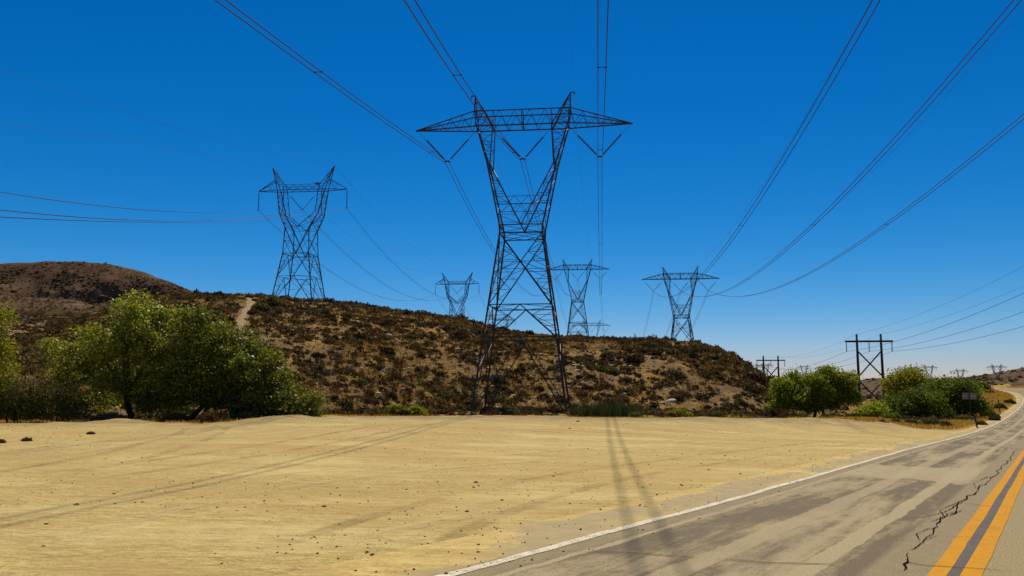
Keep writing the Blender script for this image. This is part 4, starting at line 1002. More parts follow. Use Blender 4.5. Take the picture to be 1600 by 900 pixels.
make_tree('willow_tree', 'dark green rounded tree below the pale tree, right of the wooden poles', 'tree', TR, 1422, 92, [(1420, 630, 30, 16, 0, 2.1), (1402, 638, 18, 11, 0, 1.5), (1445, 632, 24, 15, 0, 1.8), (1430, 642, 45, 9, -.4, 1.8)], .16, 15000, M['willow_dark'], .14, .52, 26, stems=[(0, 0), (1, .2)])
make_tree('willow_tree', 'broad dark green tree left of the road sign', 'tree', TR, 1480, 98, [(1470, 612, 26, 16, 0, 2.2), (1490, 606, 22, 12, 0, 1.9), (1462, 630, 28, 18, 0, 2.2), (1498, 624, 26, 18, 0, 2), (1515, 634, 18, 12, 0, 1.5), (1450, 618, 16, 12, 0, 1.5), (1480, 640, 46, 10, -.5, 1.8)], .17, 24000, M['willow_dark'], .16, .56, 26, stems=[(0, 0), (1.2, .2), (-1.3, .2)])
make_tree('willow_tree', 'bright green tree crown between the dark trees and the far road', 'tree', TR, 1500, 104, [(1480, 600, 20, 7, 0, 1.7), (1510, 610, 18, 9, 0, 1.6), (1460, 606, 14, 8, 0, 1.4), (1496, 612, 26, 12, 0, 1.6)], .17, 9000, M['willow'], .12, .40, 24)

# shrubs -------------------------------------------------------------
def shrub_mesh(nleaf, leaf, mat, h=.85, seedv=0, stems=10):
    d = rng.normal(0, 1, (nleaf, 3)); d[:, 2] = np.abs(d[:, 2]); d /= np.linalg.norm(d, axis=1)[:, None]
    lump = 1 + .22 * np.sin(d[:, 0] * 5 + seedv) * np.cos(d[:, 1] * 6 + seedv * 2)
    P = d * (rng.uniform(.35, 1.0, nleaf) ** .5 * lump)[:, None] * np.array([1, 1, h]); P[:, 2] = np.maximum(P[:, 2], .02)
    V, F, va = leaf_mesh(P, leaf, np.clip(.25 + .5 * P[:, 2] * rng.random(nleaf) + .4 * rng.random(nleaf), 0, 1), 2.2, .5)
    return np_mesh('shrub', V, F, mat, False, {'var': va}), V, F, va
KINDS = {}
for kd, mt_ in (('brown', 'brown'), ('dark', 'darkbrush'), ('sage', 'sage'), ('olive', 'olive')):
    KINDS[kd] = [shrub_mesh(260, .17, M[mt_], rng.uniform(.65, .95), i * 1.7) for i in range(4)]
LOW = {kd: [shrub_mesh(34, .42, M[mt_], .75, i * 2.1)[1:] for i in range(3)] for kd, mt_ in (('brown', 'brown'), ('dark', 'darkbrush'), ('sage', 'sage'), ('olive', 'olive'))}

trail_px = [(388, 466), (392, 474), (388, 482), (380, 492), (376, 505), (374, 520), (385, 535), (392, 545)]
def on_hill(px, py):
    """first terrain hit of the sight line, from the lot rim outward"""
    r = ray(px, py); t = np.concatenate([np.arange(6, 60, .15), np.arange(60, 330, .4)]); P = np.array([0, 0, EYE]) + r[None] * t[:, None]
    h = ground_h(P[:, 0], P[:, 1]); k = np.where(P[:, 2] < h)[0]
    if not len(k): return None
    q = P[k[0]]; return np.array([q[0], q[1], h[k[0]]])
trail = [on_hill(*p) for p in trail_px]; trail = np.array([q for q in trail if q is not None])
tn = resample(trail, 1.2, 1)
tnn = np.gradient(tn[:, :2], axis=0); tnn /= np.linalg.norm(tnn, axis=1)[:, None] + 1e-9; tnn = np.stack([-tnn[:, 1], tnn[:, 0]], 1)
V = []
for cc in np.linspace(-1, 1, 5):
    wd = .38 + .5 * vnoise(tn[:, 1] * .3, tn[:, 0] * 0, 4); X = tn[:, 0] + tnn[:, 0] * cc * wd; Y = tn[:, 1] + tnn[:, 1] * cc * wd; V.append(np.stack([X, Y, ground_h(X, Y) + .10 - .12 * abs(cc)], 1))
n = len(tn); V = np.vstack(V); F = np.array([(i * n + j, i * n + j + 1, (i + 1) * n + j + 1, (i + 1) * n + j) for i in range(4) for j in range(n - 1)])
me = np_mesh('dirt_trail', V, F, plain('trail_dirt', (0.27, 0.175, 0.075), .95, 0, .2, 1), True)
if me.polygons[3].normal.z < 0: me.flip_normals()
tag(link('dirt_trail', me), kind='structure')

def scatter(n, u0, u1, y0f, y1f, dens_sc=7, thr=-.15, seed=50):
    """random points uniform over the ground between two curves in Y"""
    out = []
    while len(out) < n:
        U = rng.uniform(u0, u1, n * 3); Yf_ = y0f(U); Yr_ = y1f(U); Ymax = 330.0
        Y = np.sqrt(rng.uniform(Yf_ ** 2, Yr_ ** 2)); X = U * Y
        keep = fbm(X, Y, dens_sc, 3, seed) > thr + rng.uniform(-.35, .35, len(X))
        dt = np.min(np.hypot(X[:, None] - tn[None, ::2, 0], Y[:, None] - tn[None, ::2, 1]), axis=1); keep &= dt > 1.2
        q, _ = road_q(X, Y); keep &= (np.abs(q + 3.8) > 6.8)
        for x, y in zip(X[keep], Y[keep]): out.append((x, y))
    return np.array(out[:n])
fU = lambda px: U_of(px)
hill_pts = scatter(10500, fU(-40), fU(1222), lambda U: np.interp(U, YF_U, YF) - 10, lambda U: np.interp(U, YR_U, YR) + 4)
hill_pts = np.vstack([hill_pts, scatter(2400, fU(-40), fU(1222), lambda U: np.interp(U, YF_U, YF) - 10, lambda U: np.interp(U, YR_U, YR) + 4, 5, -.6, 71)])
rim_pts = scatter(620, fU(330), fU(1560), lambda U: np.interp(U, YE_U, YE) + 9, lambda U: np.interp(U, YF_U, YF), 5, -.3)
left_pts = scatter(2600, fU(-60), fU(330), lambda U: 0 * U + 60, lambda U: 0 * U + 328, 14, -.1)
bank_pts = scatter(1300, fU(1215), fU(1640), lambda U: 0 * U + 118, lambda U: 0 * U + 318, 12, -.1)
sv = [(p, 'h') for p in hill_pts] + [(p, 'h') for p in rim_pts] + [(p, 'l') for p in left_pts] + [(p, 'b') for p in bank_pts]
SX = np.array([p[0] for p, _ in sv]); SY = np.array([p[1] for p, _ in sv]); SZ = ground_h(SX, SY)
size = np.clip(rng.lognormal(-1.12, .42, len(sv)), .18, 1.15)
size *= np.where(SY > 170, 1.15, 1)
kinds = rng.choice(['brown', 'dark', 'sage', 'olive'], len(sv), p=[.58, .28, .07, .07])
app = size / SY; UU = SX / SY
infr = (UU > fU(-20)) & (UU < fU(1615))
_d = CP * SY + SP * (SZ - EYE); pyy = 450 - FOC * ((SZ + .4 - EYE) * CP - SP * SY) / _d; pxx = 800 + FOC * SX / _d
hid = (pxx > 55) & (pxx < 505) & (pyy > np.interp(pxx, [55, 130, 200, 280, 400, 450, 505], [500, 490, 440, 440, 520, 550, 625]))
hid |= (pxx < 55) | ((pxx > 1195) & (pxx < 1345) & (pyy > 578)) | ((pxx > 1380) & (pxx < 1535) & (pyy > 598)) | ((pxx < 1225) & (SY > np.interp(UU, YR_U, YR) + 1)) | (pyy > 648) | (pxx > 1590)
infr &= ~hid
order = np.argsort(-(app * infr)); indiv = set(order[:280].tolist())
KN = {'brown': ('dry_shrub', 'dry brown shrub'), 'dark': ('dark_shrub', 'dark twiggy shrub'), 'sage': ('sage_bush', 'grey-green sagebrush'), 'olive': ('olive_shrub', 'olive green shrub')}
pxs = 800 + UU * FOC * 1.007
ZN = [(330, 'behind the left cottonwood'), (385, 'left of the dirt trail'), (430, 'right of the dirt trail'), (520, 'below the left hilltop pylon'), (600, 'right of the left hilltop pylon'), (670, 'above the yellow-green clump'), (735, 'left of the largest pylon'),
      (790, "behind the largest pylon's left legs"), (840, 'behind the largest pylon'), (890, "behind the largest pylon's right legs"), (940, 'below the grey pylon'), (1000, 'above the tall reeds'), (1055, 'above the rounded tan boulder'),
      (1110, 'below the lone right pylon'), (1165, 'right of the lone right pylon'), (1225, "at the hill's right end"), (1345, 'behind the bright green trees'), (1400, 'behind the tall wooden poles'), (1500, 'behind the dark green trees'), (9999, 'beside the far road')]
def zone(px, y):
    return next(t for a, t in ZN if px < a)
def band(px, Y):
    if px > 1225: return 'lower' if Y < 190 else 'upper'
    u = U_of(px); a = np.interp(u, YF_U, YF); b = np.interp(u, YR_U, YR); t = (Y - a) / (b - a)
    return 'at the foot' if t < .08 else 'low down' if t < .33 else 'half way up' if t < .62 else 'high up' if t < .88 else 'on the crest'
SV, SF, SA = {}, {}, {}
off = {k: 0 for k in KINDS}
for i in range(len(sv)):
    kd = kinds[i]; s = size[i]; rz = rng.uniform(0, 6.28); sx = s * rng.uniform(.85, 1.35); sh = s * rng.uniform(.85, 1.3)
    if i in indiv:
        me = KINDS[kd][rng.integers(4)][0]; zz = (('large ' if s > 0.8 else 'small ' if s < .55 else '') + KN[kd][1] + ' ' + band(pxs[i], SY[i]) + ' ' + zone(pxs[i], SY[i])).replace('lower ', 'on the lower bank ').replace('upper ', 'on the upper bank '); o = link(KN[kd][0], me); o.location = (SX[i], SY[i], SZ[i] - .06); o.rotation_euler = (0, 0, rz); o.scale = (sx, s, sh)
        tag(o, zz, 'shrub', zz)
    else:
        V, F, va = LOW[kd][rng.integers(3)]; c, t = math.cos(rz), math.sin(rz)
        W = V * np.array([sx, s, sh]); W = np.stack([W[:, 0] * c - W[:, 1] * t + SX[i], W[:, 0] * t + W[:, 1] * c + SY[i], W[:, 2] + SZ[i] - .05], 1)
        SV.setdefault(kd, []).append(W); SF.setdefault(kd, []).append(F + off[kd]); SA.setdefault(kd, []).append(va); off[kd] += len(V)
for kd in SV:
    o = link(KN[kd][0] + '_cover', np_mesh('brush_cover', np.vstack(SV[kd]), np.vstack(SF[kd]), M[{'brown': 'brown', 'dark': 'darkbrush', 'sage': 'sage', 'olive': 'olive'}[kd]], False, {'var': np.concatenate(SA[kd])}))
    tag(o, KN[kd][1] + 's too small to count, spread over the hillside', 'brush', None, 'stuff')

# dry grass tufts over hill and verge
def grass(name, P, h, w, lean, mat, label, per=5, spread=.15):
    P = np.asarray(P); Q = np.repeat(P, per, axis=0) + rng.normal(0, spread, (len(P) * per, 2)); Z = ground_h(Q[:, 0], Q[:, 1])
    C_ = np.stack([Q[:, 0], Q[:, 1], Z - .02], 1); V, F, va = blades(C_, h, w, lean, np.clip(np.repeat(rng.random(len(P)), per) * .6 + rng.random(len(C_)) * .4, 0, 1))
    o = link(name, np_mesh(name, V, F, mat, False, {'var': va})); tag(o, label, 'grass', None, 'stuff'); return o
gp = scatter(15000, fU(-40), fU(1222), lambda U: np.interp(U, YF_U, YF) - 10, lambda U: np.interp(U, YR_U, YR) + 3, 14, .0, 90)
grass('dry_grass', gp, .40, .13, .5, M['hillgrass'], 'golden dry grass tufts between the shrubs on the hill', 5, .3)
rimU = scatter(5000, fU(-40), fU(1500), lambda U: np.interp(U, YE_U, YE) + .2, lambda U: np.interp(U, YE_U, YE) + 12, 3, -.1, 91)
grass('dry_grass', rimU, .16, .05, .6, M['goldgrass'], 'short dry straw along the far rim of the dirt lot', 5, .2)
# golden verge left of the road
s_ = np.minimum(rng.uniform(S_CAM + 66, S_CAM + 250, 26000), rng.uniform(PS[-1] - 25, PS[-1] - 8, 26000)); of = 1.9 + np.abs(rng.normal(0, 9, 26000)); VX = np.interp(s_, PS, path[:, 0]) + np.interp(s_, PS, pnor[:, 0]) * of; VY = np.interp(s_, PS, path[:, 1]) + np.interp(s_, PS, pnor[:, 1]) * of
k = (fbm(VX, VY, 3, 3, 14) > -.2) & (VY > np.interp(VX / VY, YE_U, YE) - 1); grass('dry_grass', np.stack([VX[k], VY[k]], 1), .32, .07, .6, M['goldgrass'], 'orange-gold dry grass on the verge left of the road', 6, .2)
s_ = np.minimum(rng.uniform(S_CAM + 150, S_CAM + 262, 5000), rng.uniform(PS[-1] - 30, PS[-1] - 8, 5000)); of = -8.9 - np.abs(rng.normal(0, 5, 5000)); VX = np.interp(s_, PS, path[:, 0]) + np.interp(s_, PS, pnor[:, 0]) * of; VY = np.interp(s_, PS, path[:, 1]) + np.interp(s_, PS, pnor[:, 1]) * of
grass('dry_grass', np.stack([VX, VY], 1), .4, .12, .6, M['goldgrass'], 'orange-gold dry grass below the brown knoll by the far road', 5, .3)

# single plants the photo shows along the rim
def bush(px, py, Y, r, h, mat, name, label, n=1500, leaf=.07, up=.8, elong=3.0):
    P0 = on_hill(px, py) if Y is None else None
    X = P0[0] if P0 is not None else pt(px, py, Y)[0]; Y = P0[1] if P0 is not None else Y; z = gz(X, Y)
    d = rng.normal(0, 1, (n, 3)); d[:, 2] = np.abs(d[:, 2]); d /= np.linalg.norm(d, axis=1)[:, None]
    lump = 1 + .2 * np.sin(d[:, 0] * 6 + px) * np.cos(d[:, 1] * 5 + px)
    P = d * (rng.uniform(.2, 1, n) ** .5 * lump)[:, None] * np.array([r, r * .8, h])
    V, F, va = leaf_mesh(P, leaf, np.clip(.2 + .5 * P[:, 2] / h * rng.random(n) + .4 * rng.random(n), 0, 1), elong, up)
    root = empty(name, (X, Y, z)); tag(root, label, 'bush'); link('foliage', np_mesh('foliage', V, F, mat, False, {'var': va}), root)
    mb = MB()
    for _ in range(9): a = rng.uniform(0, 6.28); mb.tube([(0, 0, -.05), (math.cos(a) * r * .3, math.sin(a) * r * .3, h * .4), (math.cos(a) * r * .7, math.sin(a) * r * .6, h * .8)], [.03, .02, .008], 4)
    mb.build('stems', M['twig'], root); return root
bush(618, 640, 60, .9, .85, M['yellowgreen'], 'rabbitbrush', 'left half of the yellow-green brush clump on the rim, left of the largest pylon', 2200, .08)
bush(648, 642, 60, 1.0, .8, M['yellowgreen'], 'rabbitbrush', 'right half of the yellow-green brush clump on the rim, left of the largest pylon', 2400, .08)
bush(585, 648, 58, .5, .45, M['sage'], 'sage_bush', 'small pale green bush on the rim left of the yellow-green clump', 700, .06)
bush(1062, 643, 62, 1.05, .75, M['yellowgreen'], 'golden_bush', 'rounded golden-green bush on the lot rim below the right part of the hill', 2400, .08)
bush(1118, 645, 63, .8, .5, M['olive'], 'olive_bush', 'low olive bush on the lot rim right of the golden-green bush', 1200, .07)
bush(992, 647, 60, .55, .5, M['sage'], 'sage_bush', 'small pale bush beside the tall green reeds', 800, .06)
bush(778, 600, None, 1.3, 1.3, M['sage'], 'sage_bush', 'large pale grey-green bush on the slope inside the largest pylon', 1800, .12)
bush(425, 478, None, 2.2, 1.5, M['olive'], 'olive_bush', 'green-olive bush on the hill crest left of the left hilltop pylon', 2400, .16)
bush(408, 486, None, 1.5, 1.1, M['olive'], 'olive_bush', 'lower olive bush on the hill crest right of the dirt trail', 1500, .16)
bush(610, 622, None, .8, .6, M['brown'], 'dry_shrub', 'brown dry shrub just above the yellow-green clump', 900, .09)
for i, (px, py, Y, r, h, mt_, nm, lb) in enumerate([
    (1425, 655, 70, .75, .55, 'sage', 'sage_bush', 'grey sagebrush on the golden verge, left one of a pair'), (1455, 655, 72, 1.0, .8, 'sage', 'sage_bush', 'large grey-gold sagebrush in the middle of the golden verge'),
    (1478, 660, 70, .55, .5, 'olive', 'olive_bush', 'small olive shrub left of the sign post foot'), (1508, 645, 88, 1.3, .7, 'olive', 'olive_bush', 'low wide green bush behind the sign post'),
    (1533, 656, 78, .5, .45, 'brown', 'dry_shrub', 'brown shrub just right of the leaning dark post'), (1545, 638, 100, 1.1, .9, 'olive', 'olive_bush', 'dark green bush in the wash right of the sign'),
    (1378, 660, 66, .35, .35, 'sage', 'sage_bush', 'small isolated sage tuft at the lot edge right of the wooden poles'), (1400, 655, 70, .45, .4, 'sage', 'sage_bush', 'pale tuft right of the small isolated sage tuft'),
    (1562, 630, 128, 1.0, .9, 'olive', 'dark_shrub', 'dark shrub on the golden verge nearest the far bend'), (1577, 625, 150, 1.0, .8, 'olive', 'dark_shrub', 'dark shrub at the right edge of the golden verge'),
    (1532, 598, 205, 2.6, 2.0, 'willow_dark', 'round_tree', 'round dark bush beyond the far road at right'),
    (1553, 648, 92, .6, .55, 'sage', 'dry_shrub', 'brown shrub on the verge between the two roadside posts')]):
    bush(px, py, Y, r, h, M[mt_], nm, lb, 1300 if r < 2 else 2200, .08 if Y < 90 else .15)
bush(42, 684, 27, .18, .12, M['brown'], 'dead_weed', 'small flat dead reddish weed at far left on the dirt', 300, .03)
bush(142, 675, 31, .16, .10, M['brown'], 'dead_weed', 'small dead weed on the dirt below the left bush', 260, .03)
bush(2, 690, 26, .14, .12, M['brown'], 'dead_weed', 'dead weed at the left edge of the dirt', 220, .03)
for px, py, Y_, rr_, hh_, lb in ((275, 655, 41.5, .9, .6, 'tangle of dry brown brush under the left cottonwoods, nearest the dark trunk'), (335, 655, 40.5, 1.0, .75, 'large tangle of dry brown brush under the broad cottonwood'), (385, 655, 42, .8, .5, 'low dry brush under the right side of the broad cottonwood'), (170, 652, 42.5, .9, .45, 'dry brush left of the dark cottonwood trunk')):
    bush(px, py, Y_, rr_, hh_, M['brown'], 'dry_brush', lb, 2600, .05, .6, 5.0)
# shrubs dotting the far mountain
n = 62000; U_ = rng.uniform(-.85, -.30, n); Y_ = np.sqrt(rng.uniform(330 ** 2, 885 ** 2, n)); X_ = U_ * Y_
g_ = np.abs(fbm(X_, Y_, 210, 5, 21)) + .6 * np.abs(fbm(X_, Y_, 62, 4, 27)); k = (g_ * 1.6 + rng.uniform(0, 1.0, n) + .9 * fbm(X_, Y_, 60, 4, 8) + .25 * (Y_ < 620) > .86); X_, Y_ = X_[k], Y_[k]
Z_ = ground_h(X_, Y_); print('mountain shrubs', len(X_))
bv = np.array([[1, 0, .1], [.3, .95, .1], [-.8, .6, .1], [-.8, -.6, .1], [.3, -.95, .1], [.2, .1, 1.0]]); bf = np.array([[0, 1, 5], [1, 2, 5], [2, 3, 5], [3, 4, 5], [4, 0, 5]])
sc_ = rng.lognormal(.05, .4, len(X_)); V = bv[None] * sc_[:, None, None] * rng.uniform(.6, 1.3, (len(X_), 6, 1)) + np.stack([X_, Y_, Z_ - .7], 1)[:, None, :]; F = bf[None] + (np.arange(len(X_)) * 6)[:, None, None]
o = link('mountain_brush', np_mesh('mountain_brush', V.reshape(-1, 3), F.reshape(-1, 3), M['brown'], False, {'var': np.repeat(rng.random(len(X_)) * .5, 6)})); tag(o, 'dark shrubs dotted over the far mountain', 'brush', None, 'stuff')
for px, Y_, rr_, hh_, mt_, lb in ((1215, 84, 1.3, .9, 'olive', 'low olive bush under the left edge of the wide green tree clump'), (1248, 82, 1.6, 1.0, 'willow_dark', 'dark low bush under the wide green tree clump, left of its trunks'), (1300, 83, 1.3, .8, 'olive', 'low olive bush right of the trunks of the wide green tree clump'), (1330, 82, .9, .6, 'sage', 'pale low bush below the right end of the wide green tree clump'), (1395, 80, 1.1, .8, 'willow_dark', 'dark low bush between the small willow and the dark rounded tree')):
    bush(px, 640, Y_, rr_, hh_, M[mt_], 'low_bush', lb, 1500, .13, .4, 1.8)
# tall reeds
Pr = pt(945, 640, 62); rz_ = gz(Pr[0], 62); n = 900
cx = np.concatenate([rng.normal(-.9, .8, n // 2), rng.normal(1.2, .9, n // 2)]); cy = rng.normal(0, .5, n)
V, F, va = blades(np.stack([cx, cy, 0 * cx], 1), 1.15, .07, .12, rng.random(n)); root = empty('reed_clump', (Pr[0], 62, rz_)); tag(root, 'clump of tall dark green upright stems on the rim right of the largest pylon', 'reeds')
link('stalks', np_mesh('stalks', V, F, M['reed'], False, {'var': va}), root)

# ------------------------------------------------------------ rocks
import bmesh
def rock_mesh(seed, mat, sub=2, flat=.62):
    bm = bmesh.new(); bmesh.ops.create_icosphere(bm, subdivisions=sub, radius=1); rg = np.random.default_rng(seed)
    ax = rg.normal(0, 1, (5, 3)); ax /= np.linalg.norm(ax, axis=1)[:, None]; hh = rg.uniform(.62, .9, 5)
    for v in bm.verts:
        p = np.array(v.co)
        for a, h in zip(ax, hh):
            d = p @ a
            if d > h: p = p - a * (d - h) * .85
        p = p * (1 + .05 * rg.normal()); v.co = (p[0], p[1], p[2] * flat)
    me = bpy.data.meshes.new('rock'); bm.to_mesh(me); bm.free(); me.materials.append(mat)
    me.polygons.foreach_set('use_smooth', np.ones(len(me.polygons), bool)); return me
RK = [rock_mesh(i, M['rock']) for i in range(6)]; RR = [rock_mesh(i + 20, M['rock_red']) for i in range(2)]; ST = [rock_mesh(i + 40, M['stone'], 1, .7) for i in range(5)]; SP_ = [rock_mesh(i + 60, M['rock'], 1, .6) for i in range(3)]
def put_rock(me, P, s, name='boulder', label=None, group=None, sink=.15, asp=1.3, cat='rock'):
    o = link(name, me); o.location = (P[0], P[1], P[2] - s * sink); o.rotation_euler = (rng.uniform(-.15, .15), rng.uniform(-.15, .15), rng.uniform(-.5, .5)); o.scale = (s * asp, s, s); tag(o, label, cat, group); return o
named = [(1049, 627, 7, 0, 'largest rounded tan boulder near the foot of the right part of the hill'), (605, 524, 6.5, 0, 'long pale boulder high on the slope left of the largest pylon'), (641, 525, 4.5, 0, 'pale boulder just right of the long pale boulder'),
         (462, 513, 4.5, 0, 'rounded tan boulder on the upper slope below the left hilltop pylon'), (584, 529, 5, 0, 'dome shaped pale boulder left of the long pale boulder'), (557, 503, 4, 0, 'pale boulder high on the slope right of the left hilltop pylon'),
         (727, 564, 4.5, 0, 'pale boulder just left of the largest pylon, upper of two'), (724, 569, 3.5, 0, 'pale boulder just left of the largest pylon, lower of two'), (779, 587, 6, 1, 'reddish boulder inside the largest pylon'), (785, 597, 4, 1, 'small reddish boulder below the reddish boulder inside the pylon'),
         (796, 575, 3.5, 0, 'pale boulder in the middle of the pylon legs'), (688, 592, 4, 0, 'grey boulder half way down the slope left of the pylon'), (715, 546, 4, 0, 'pale boulder left of the pylon upper panel'), (902, 580, 3.5, 0, 'pale boulder just right of the largest pylon leg'),
         (590, 616, 4, 0, 'pale slab low on the slope above the yellow-green clump'), (974, 616, 5, 0, 'pale flat boulder low on the hill above the reeds'), (948, 615, 3.5, 0, 'small pale boulder left of the flat boulder above the reeds'), (1118, 571, 4, 0, 'pale boulder on the steep right end of the hill'),
         (1035, 630, 4, 0, 'flat rock left of the largest rounded boulder'), (765, 613, 4, 0, 'pale rock low inside the pylon legs'), (804, 618, 3.5, 0, 'pale rock low in the middle of the pylon legs'), (1012, 558, 3, 0, 'white rock high on the slope right of the grey pylon'), (150, 491, 5, 0, 'pale boulder on the slope above the left cottonwood'), (582, 514, 3.5, 0, 'low white boulder just above the dome shaped boulder'), (1131, 584, 3, 0, 'small pale boulder below the one on the steep right end')]
for px, py, r, red, lb in named:
    P = on_hill(px, py)
    if P is None: continue
    put_rock((RR if red else RK)[rng.integers(2 if red else 6)], P, r * P[1] / FOC * 1.0, 'boulder', lb, 'boulders on the hillside', .1, 1.4)
rp = scatter(1100, fU(330), fU(1215), lambda U: np.interp(U, YF_U, YF) - 4, lambda U: np.interp(U, YR_U, YR), 9, .0, 61); rzv = ground_h(rp[:, 0], rp[:, 1])
for i in range(110):
    px = 800 + rp[i, 0] / rp[i, 1] * FOC; zz = band(px, rp[i, 1]) + ' ' + zone(px, 0)
    put_rock(RK[rng.integers(6)], (rp[i, 0], rp[i, 1], rzv[i]), rng.uniform(.14, .34), 'pale_rock', 'small pale rock ' + zz, 'small pale rocks ' + zz, .1, 1.3)
def rock_stuff(name, P, sizes, mat, label, flat=.6):
    base = rock_mesh(5, mat, 1, flat); n0 = len(base.vertices); bv = np.zeros(n0 * 3); base.vertices.foreach_get('co', bv); bv = bv.reshape(-1, 3); bf = np.array([list(p.vertices) for p in base.polygons])
    n = len(P); sc = np.asarray(sizes)[:, None, None] * rng.uniform(.7, 1.3, (n, 1, 3)); a = rng.uniform(0, 6.28, n); V = bv[None] * sc
    x = V[..., 0] * np.cos(a)[:, None] - V[..., 1] * np.sin(a)[:, None]; y = V[..., 0] * np.sin(a)[:, None] + V[..., 1] * np.cos(a)[:, None]
    V = np.stack([x, y, V[..., 2]], -1) + P[:, None, :]; F = bf[None] + (np.arange(n) * n0)[:, None, None]
    o = link(name, np_mesh(name, V.reshape(-1, 3), F.reshape(-1, 3), mat, False)); tag(o, label, 'stones', None, 'stuff'); return o
rock_stuff('hill_stones', np.stack([rp[110:, 0], rp[110:, 1], rzv[110:]], 1), rng.uniform(.09, .26, 990), M['rock'], 'pale stones scattered between the shrubs on the hill')
# stones on the lot
def on_lot(px, py): return on_hill(px, py)
lot_named = [(120, 790, 6.5, 'flat reddish brown stone at the left of the dirt lot'), (72, 821, 5, 'grey flat stone left of the reddish stone, nearer the camera'), (582, 868, 5.5, 'dark flat stone near the bottom of the dirt lot'), (506, 792, 5, 'dark rounded stone in the middle left of the dirt lot'),
             (178, 773, 3.5, 'small dark stone right of and behind the flat reddish stone'), (730, 800, 5, 'black stone in the middle of the lot, left of the gravel patch'), (744, 755, 5, 'flat black stone in the centre of the dirt lot'), (784, 783, 4, 'brown clod right of the black stones'),
             (573, 866, 3, 'pair stone beside the dark flat stone'), (530, 822, 3.5, 'small dark stone right of the middle left'), (1064, 758, 3.5, 'dark stone in the right part of the lot'), (1066, 760, 3, 'small clod beside the dark stone at right'), (1090, 763, 3, 'small dark stone near the white line, right part of the lot'),
             (903, 659, 3.5, 'dark rock on the lot rim between the pylon and the cable shadows'), (865, 745, 3, 'small dark stone left of the cable shadows'), (635, 765, 3, 'small flat stone left of the flat black stone'), (668, 850, 3, 'stone near the grey gravel patch'), (735, 850, 3, 'dark stone on the shoulder near the white line'),
             (1157, 741, 3, 'dark stone beyond the shoulder where the lot meets the road'), (1107, 735, 3, 'dark stone on the far right of the lot'), (1234, 705, 2.5, 'small dark stone far right on the lot'), (1133, 713, 2.5, 'tiny dark stone above the far right stones'), (740, 763, 3, 'small stone below the flat black stone'), (890, 670, 3, 'small dark stone just below the rim'), (68, 855, 3.5, 'small pale stone in the lower left of the lot')]
for px, py, r, lb in lot_named:
    P = on_lot(px, py); put_rock(ST[rng.integers(5)], P, r * .75 * P[1] / FOC, 'stone', lb, None, .0, 1.25, 'stone')
pts = []; 
Yl = rng.uniform(5, 46, 9000); Ul = rng.uniform(-.7, .55, 9000); X = Ul * Yl; q, _ = road_q(X, Yl); k = (q > .9) & (Yl < np.interp(Ul, YE_U, YE) - .5) & (fbm(X, Yl, 5, 3, 66) > -.15)
X, Yl = X[k], Yl[k]; P = np.stack([X, Yl, ground_h(X, Yl)], 1); rock_stuff('lot_pebbles', P, np.minimum(rng.lognormal(-4.8, .6, len(P)), .026) * (0.7 + Yl / 60), M['stone'], 'dark pebbles and clods strewn over the pale dirt lot', .7)
k = rng.random(len(P)) < .15; rock_stuff('pale_pebbles', P[k] + [.2, .1, 0], np.minimum(rng.lognormal(-4.6, .5, k.sum()), .022), M['rock'], 'a few pale pebbles on the dirt lot', .6)
s_ = rng.uniform(S_CAM + 2, S_CAM + 40, 500); of = rng.normal(.2, .55, 500); k = (of > -.75); PP = np.array([road_pt(a, b, .005) for a, b in zip(s_[k], of[k])]); rock_stuff('shoulder_gravel', PP, rng.lognormal(-4.5, .4, len(PP)), M['stone'], 'small gravel along the white edge line', .6)

# ------------------------------------------------------------ tyre tracks on the lot: thin sheets of pressed dirt
def mk_track(name, colr, amt):
    m = bpy.data.materials.new(name); m.use_nodes = True; nt = m.node_tree; nt.nodes.clear(); t = NT(nt)
    o = t.n('ShaderNodeOutputMaterial'); b = t.n('ShaderNodeBsdfPrincipled'); tr = t.n('ShaderNodeBsdfTransparent'); mx = t.n('ShaderNodeMixShader')
    at = t.n('ShaderNodeAttribute'); at.attribute_name = 'var'; n = t.noise(t.pos(), 2.2, 6, 0.75); n2 = t.noise(t.pos(), .35, 3, 0.6)
    f = t.math('MULTIPLY', t.math('MULTIPLY', at.outputs['Fac'], t.ramp(n, [(0.38, 0.1), (0.58, amt)])), t.ramp(n2, [(0.38, 0.15), (0.6, 1.0)]))
    b.inputs['Base Color'].default_value = (*colr, 1); b.inputs['Roughness'].default_value = .95; b.inputs['Specular IOR Level'].default_value = .1
    t.l(f, mx.inputs[0]); t.l(tr.outputs[0], mx.inputs[1]); t.l(b.outputs[0], mx.inputs[2]); t.l(mx.outputs[0], o.inputs[0]); return m
TK = [mk_track('pressed_dark_dirt', (0.30, 0.21, 0.085), .42), mk_track('pressed_pale_dirt', (0.60, 0.49, 0.25), .5)]
tk = [([(-40, 762), (150, 738), (330, 716), (470, 694), (590, 670), (680, 658)], 1.7, 0), ([(-40, 700), (160, 694), (330, 684), (450, 674), (520, 664)], 1.6, 1), ([(330, 664), (300, 684), (190, 716), (0, 748)], 1.6, 0), 
      ([(1240, 672), (1080, 690), (860, 712), (640, 730), (420, 752), (150, 800), (-40, 850)], 1.7, 1), ([(1330, 690), (1150, 712), (930, 742), (760, 780), (600, 830), (470, 900)], 1.7, 0), ([(700, 668), (820, 672), (1000, 680), (1180, 700)], 1.6, 0), ([(260, 664), (230, 684), (120, 704), (-30, 722)], 1.5, 1), ([(960, 790), (780, 812), (620, 850), (500, 905)], 1.5, 1)]
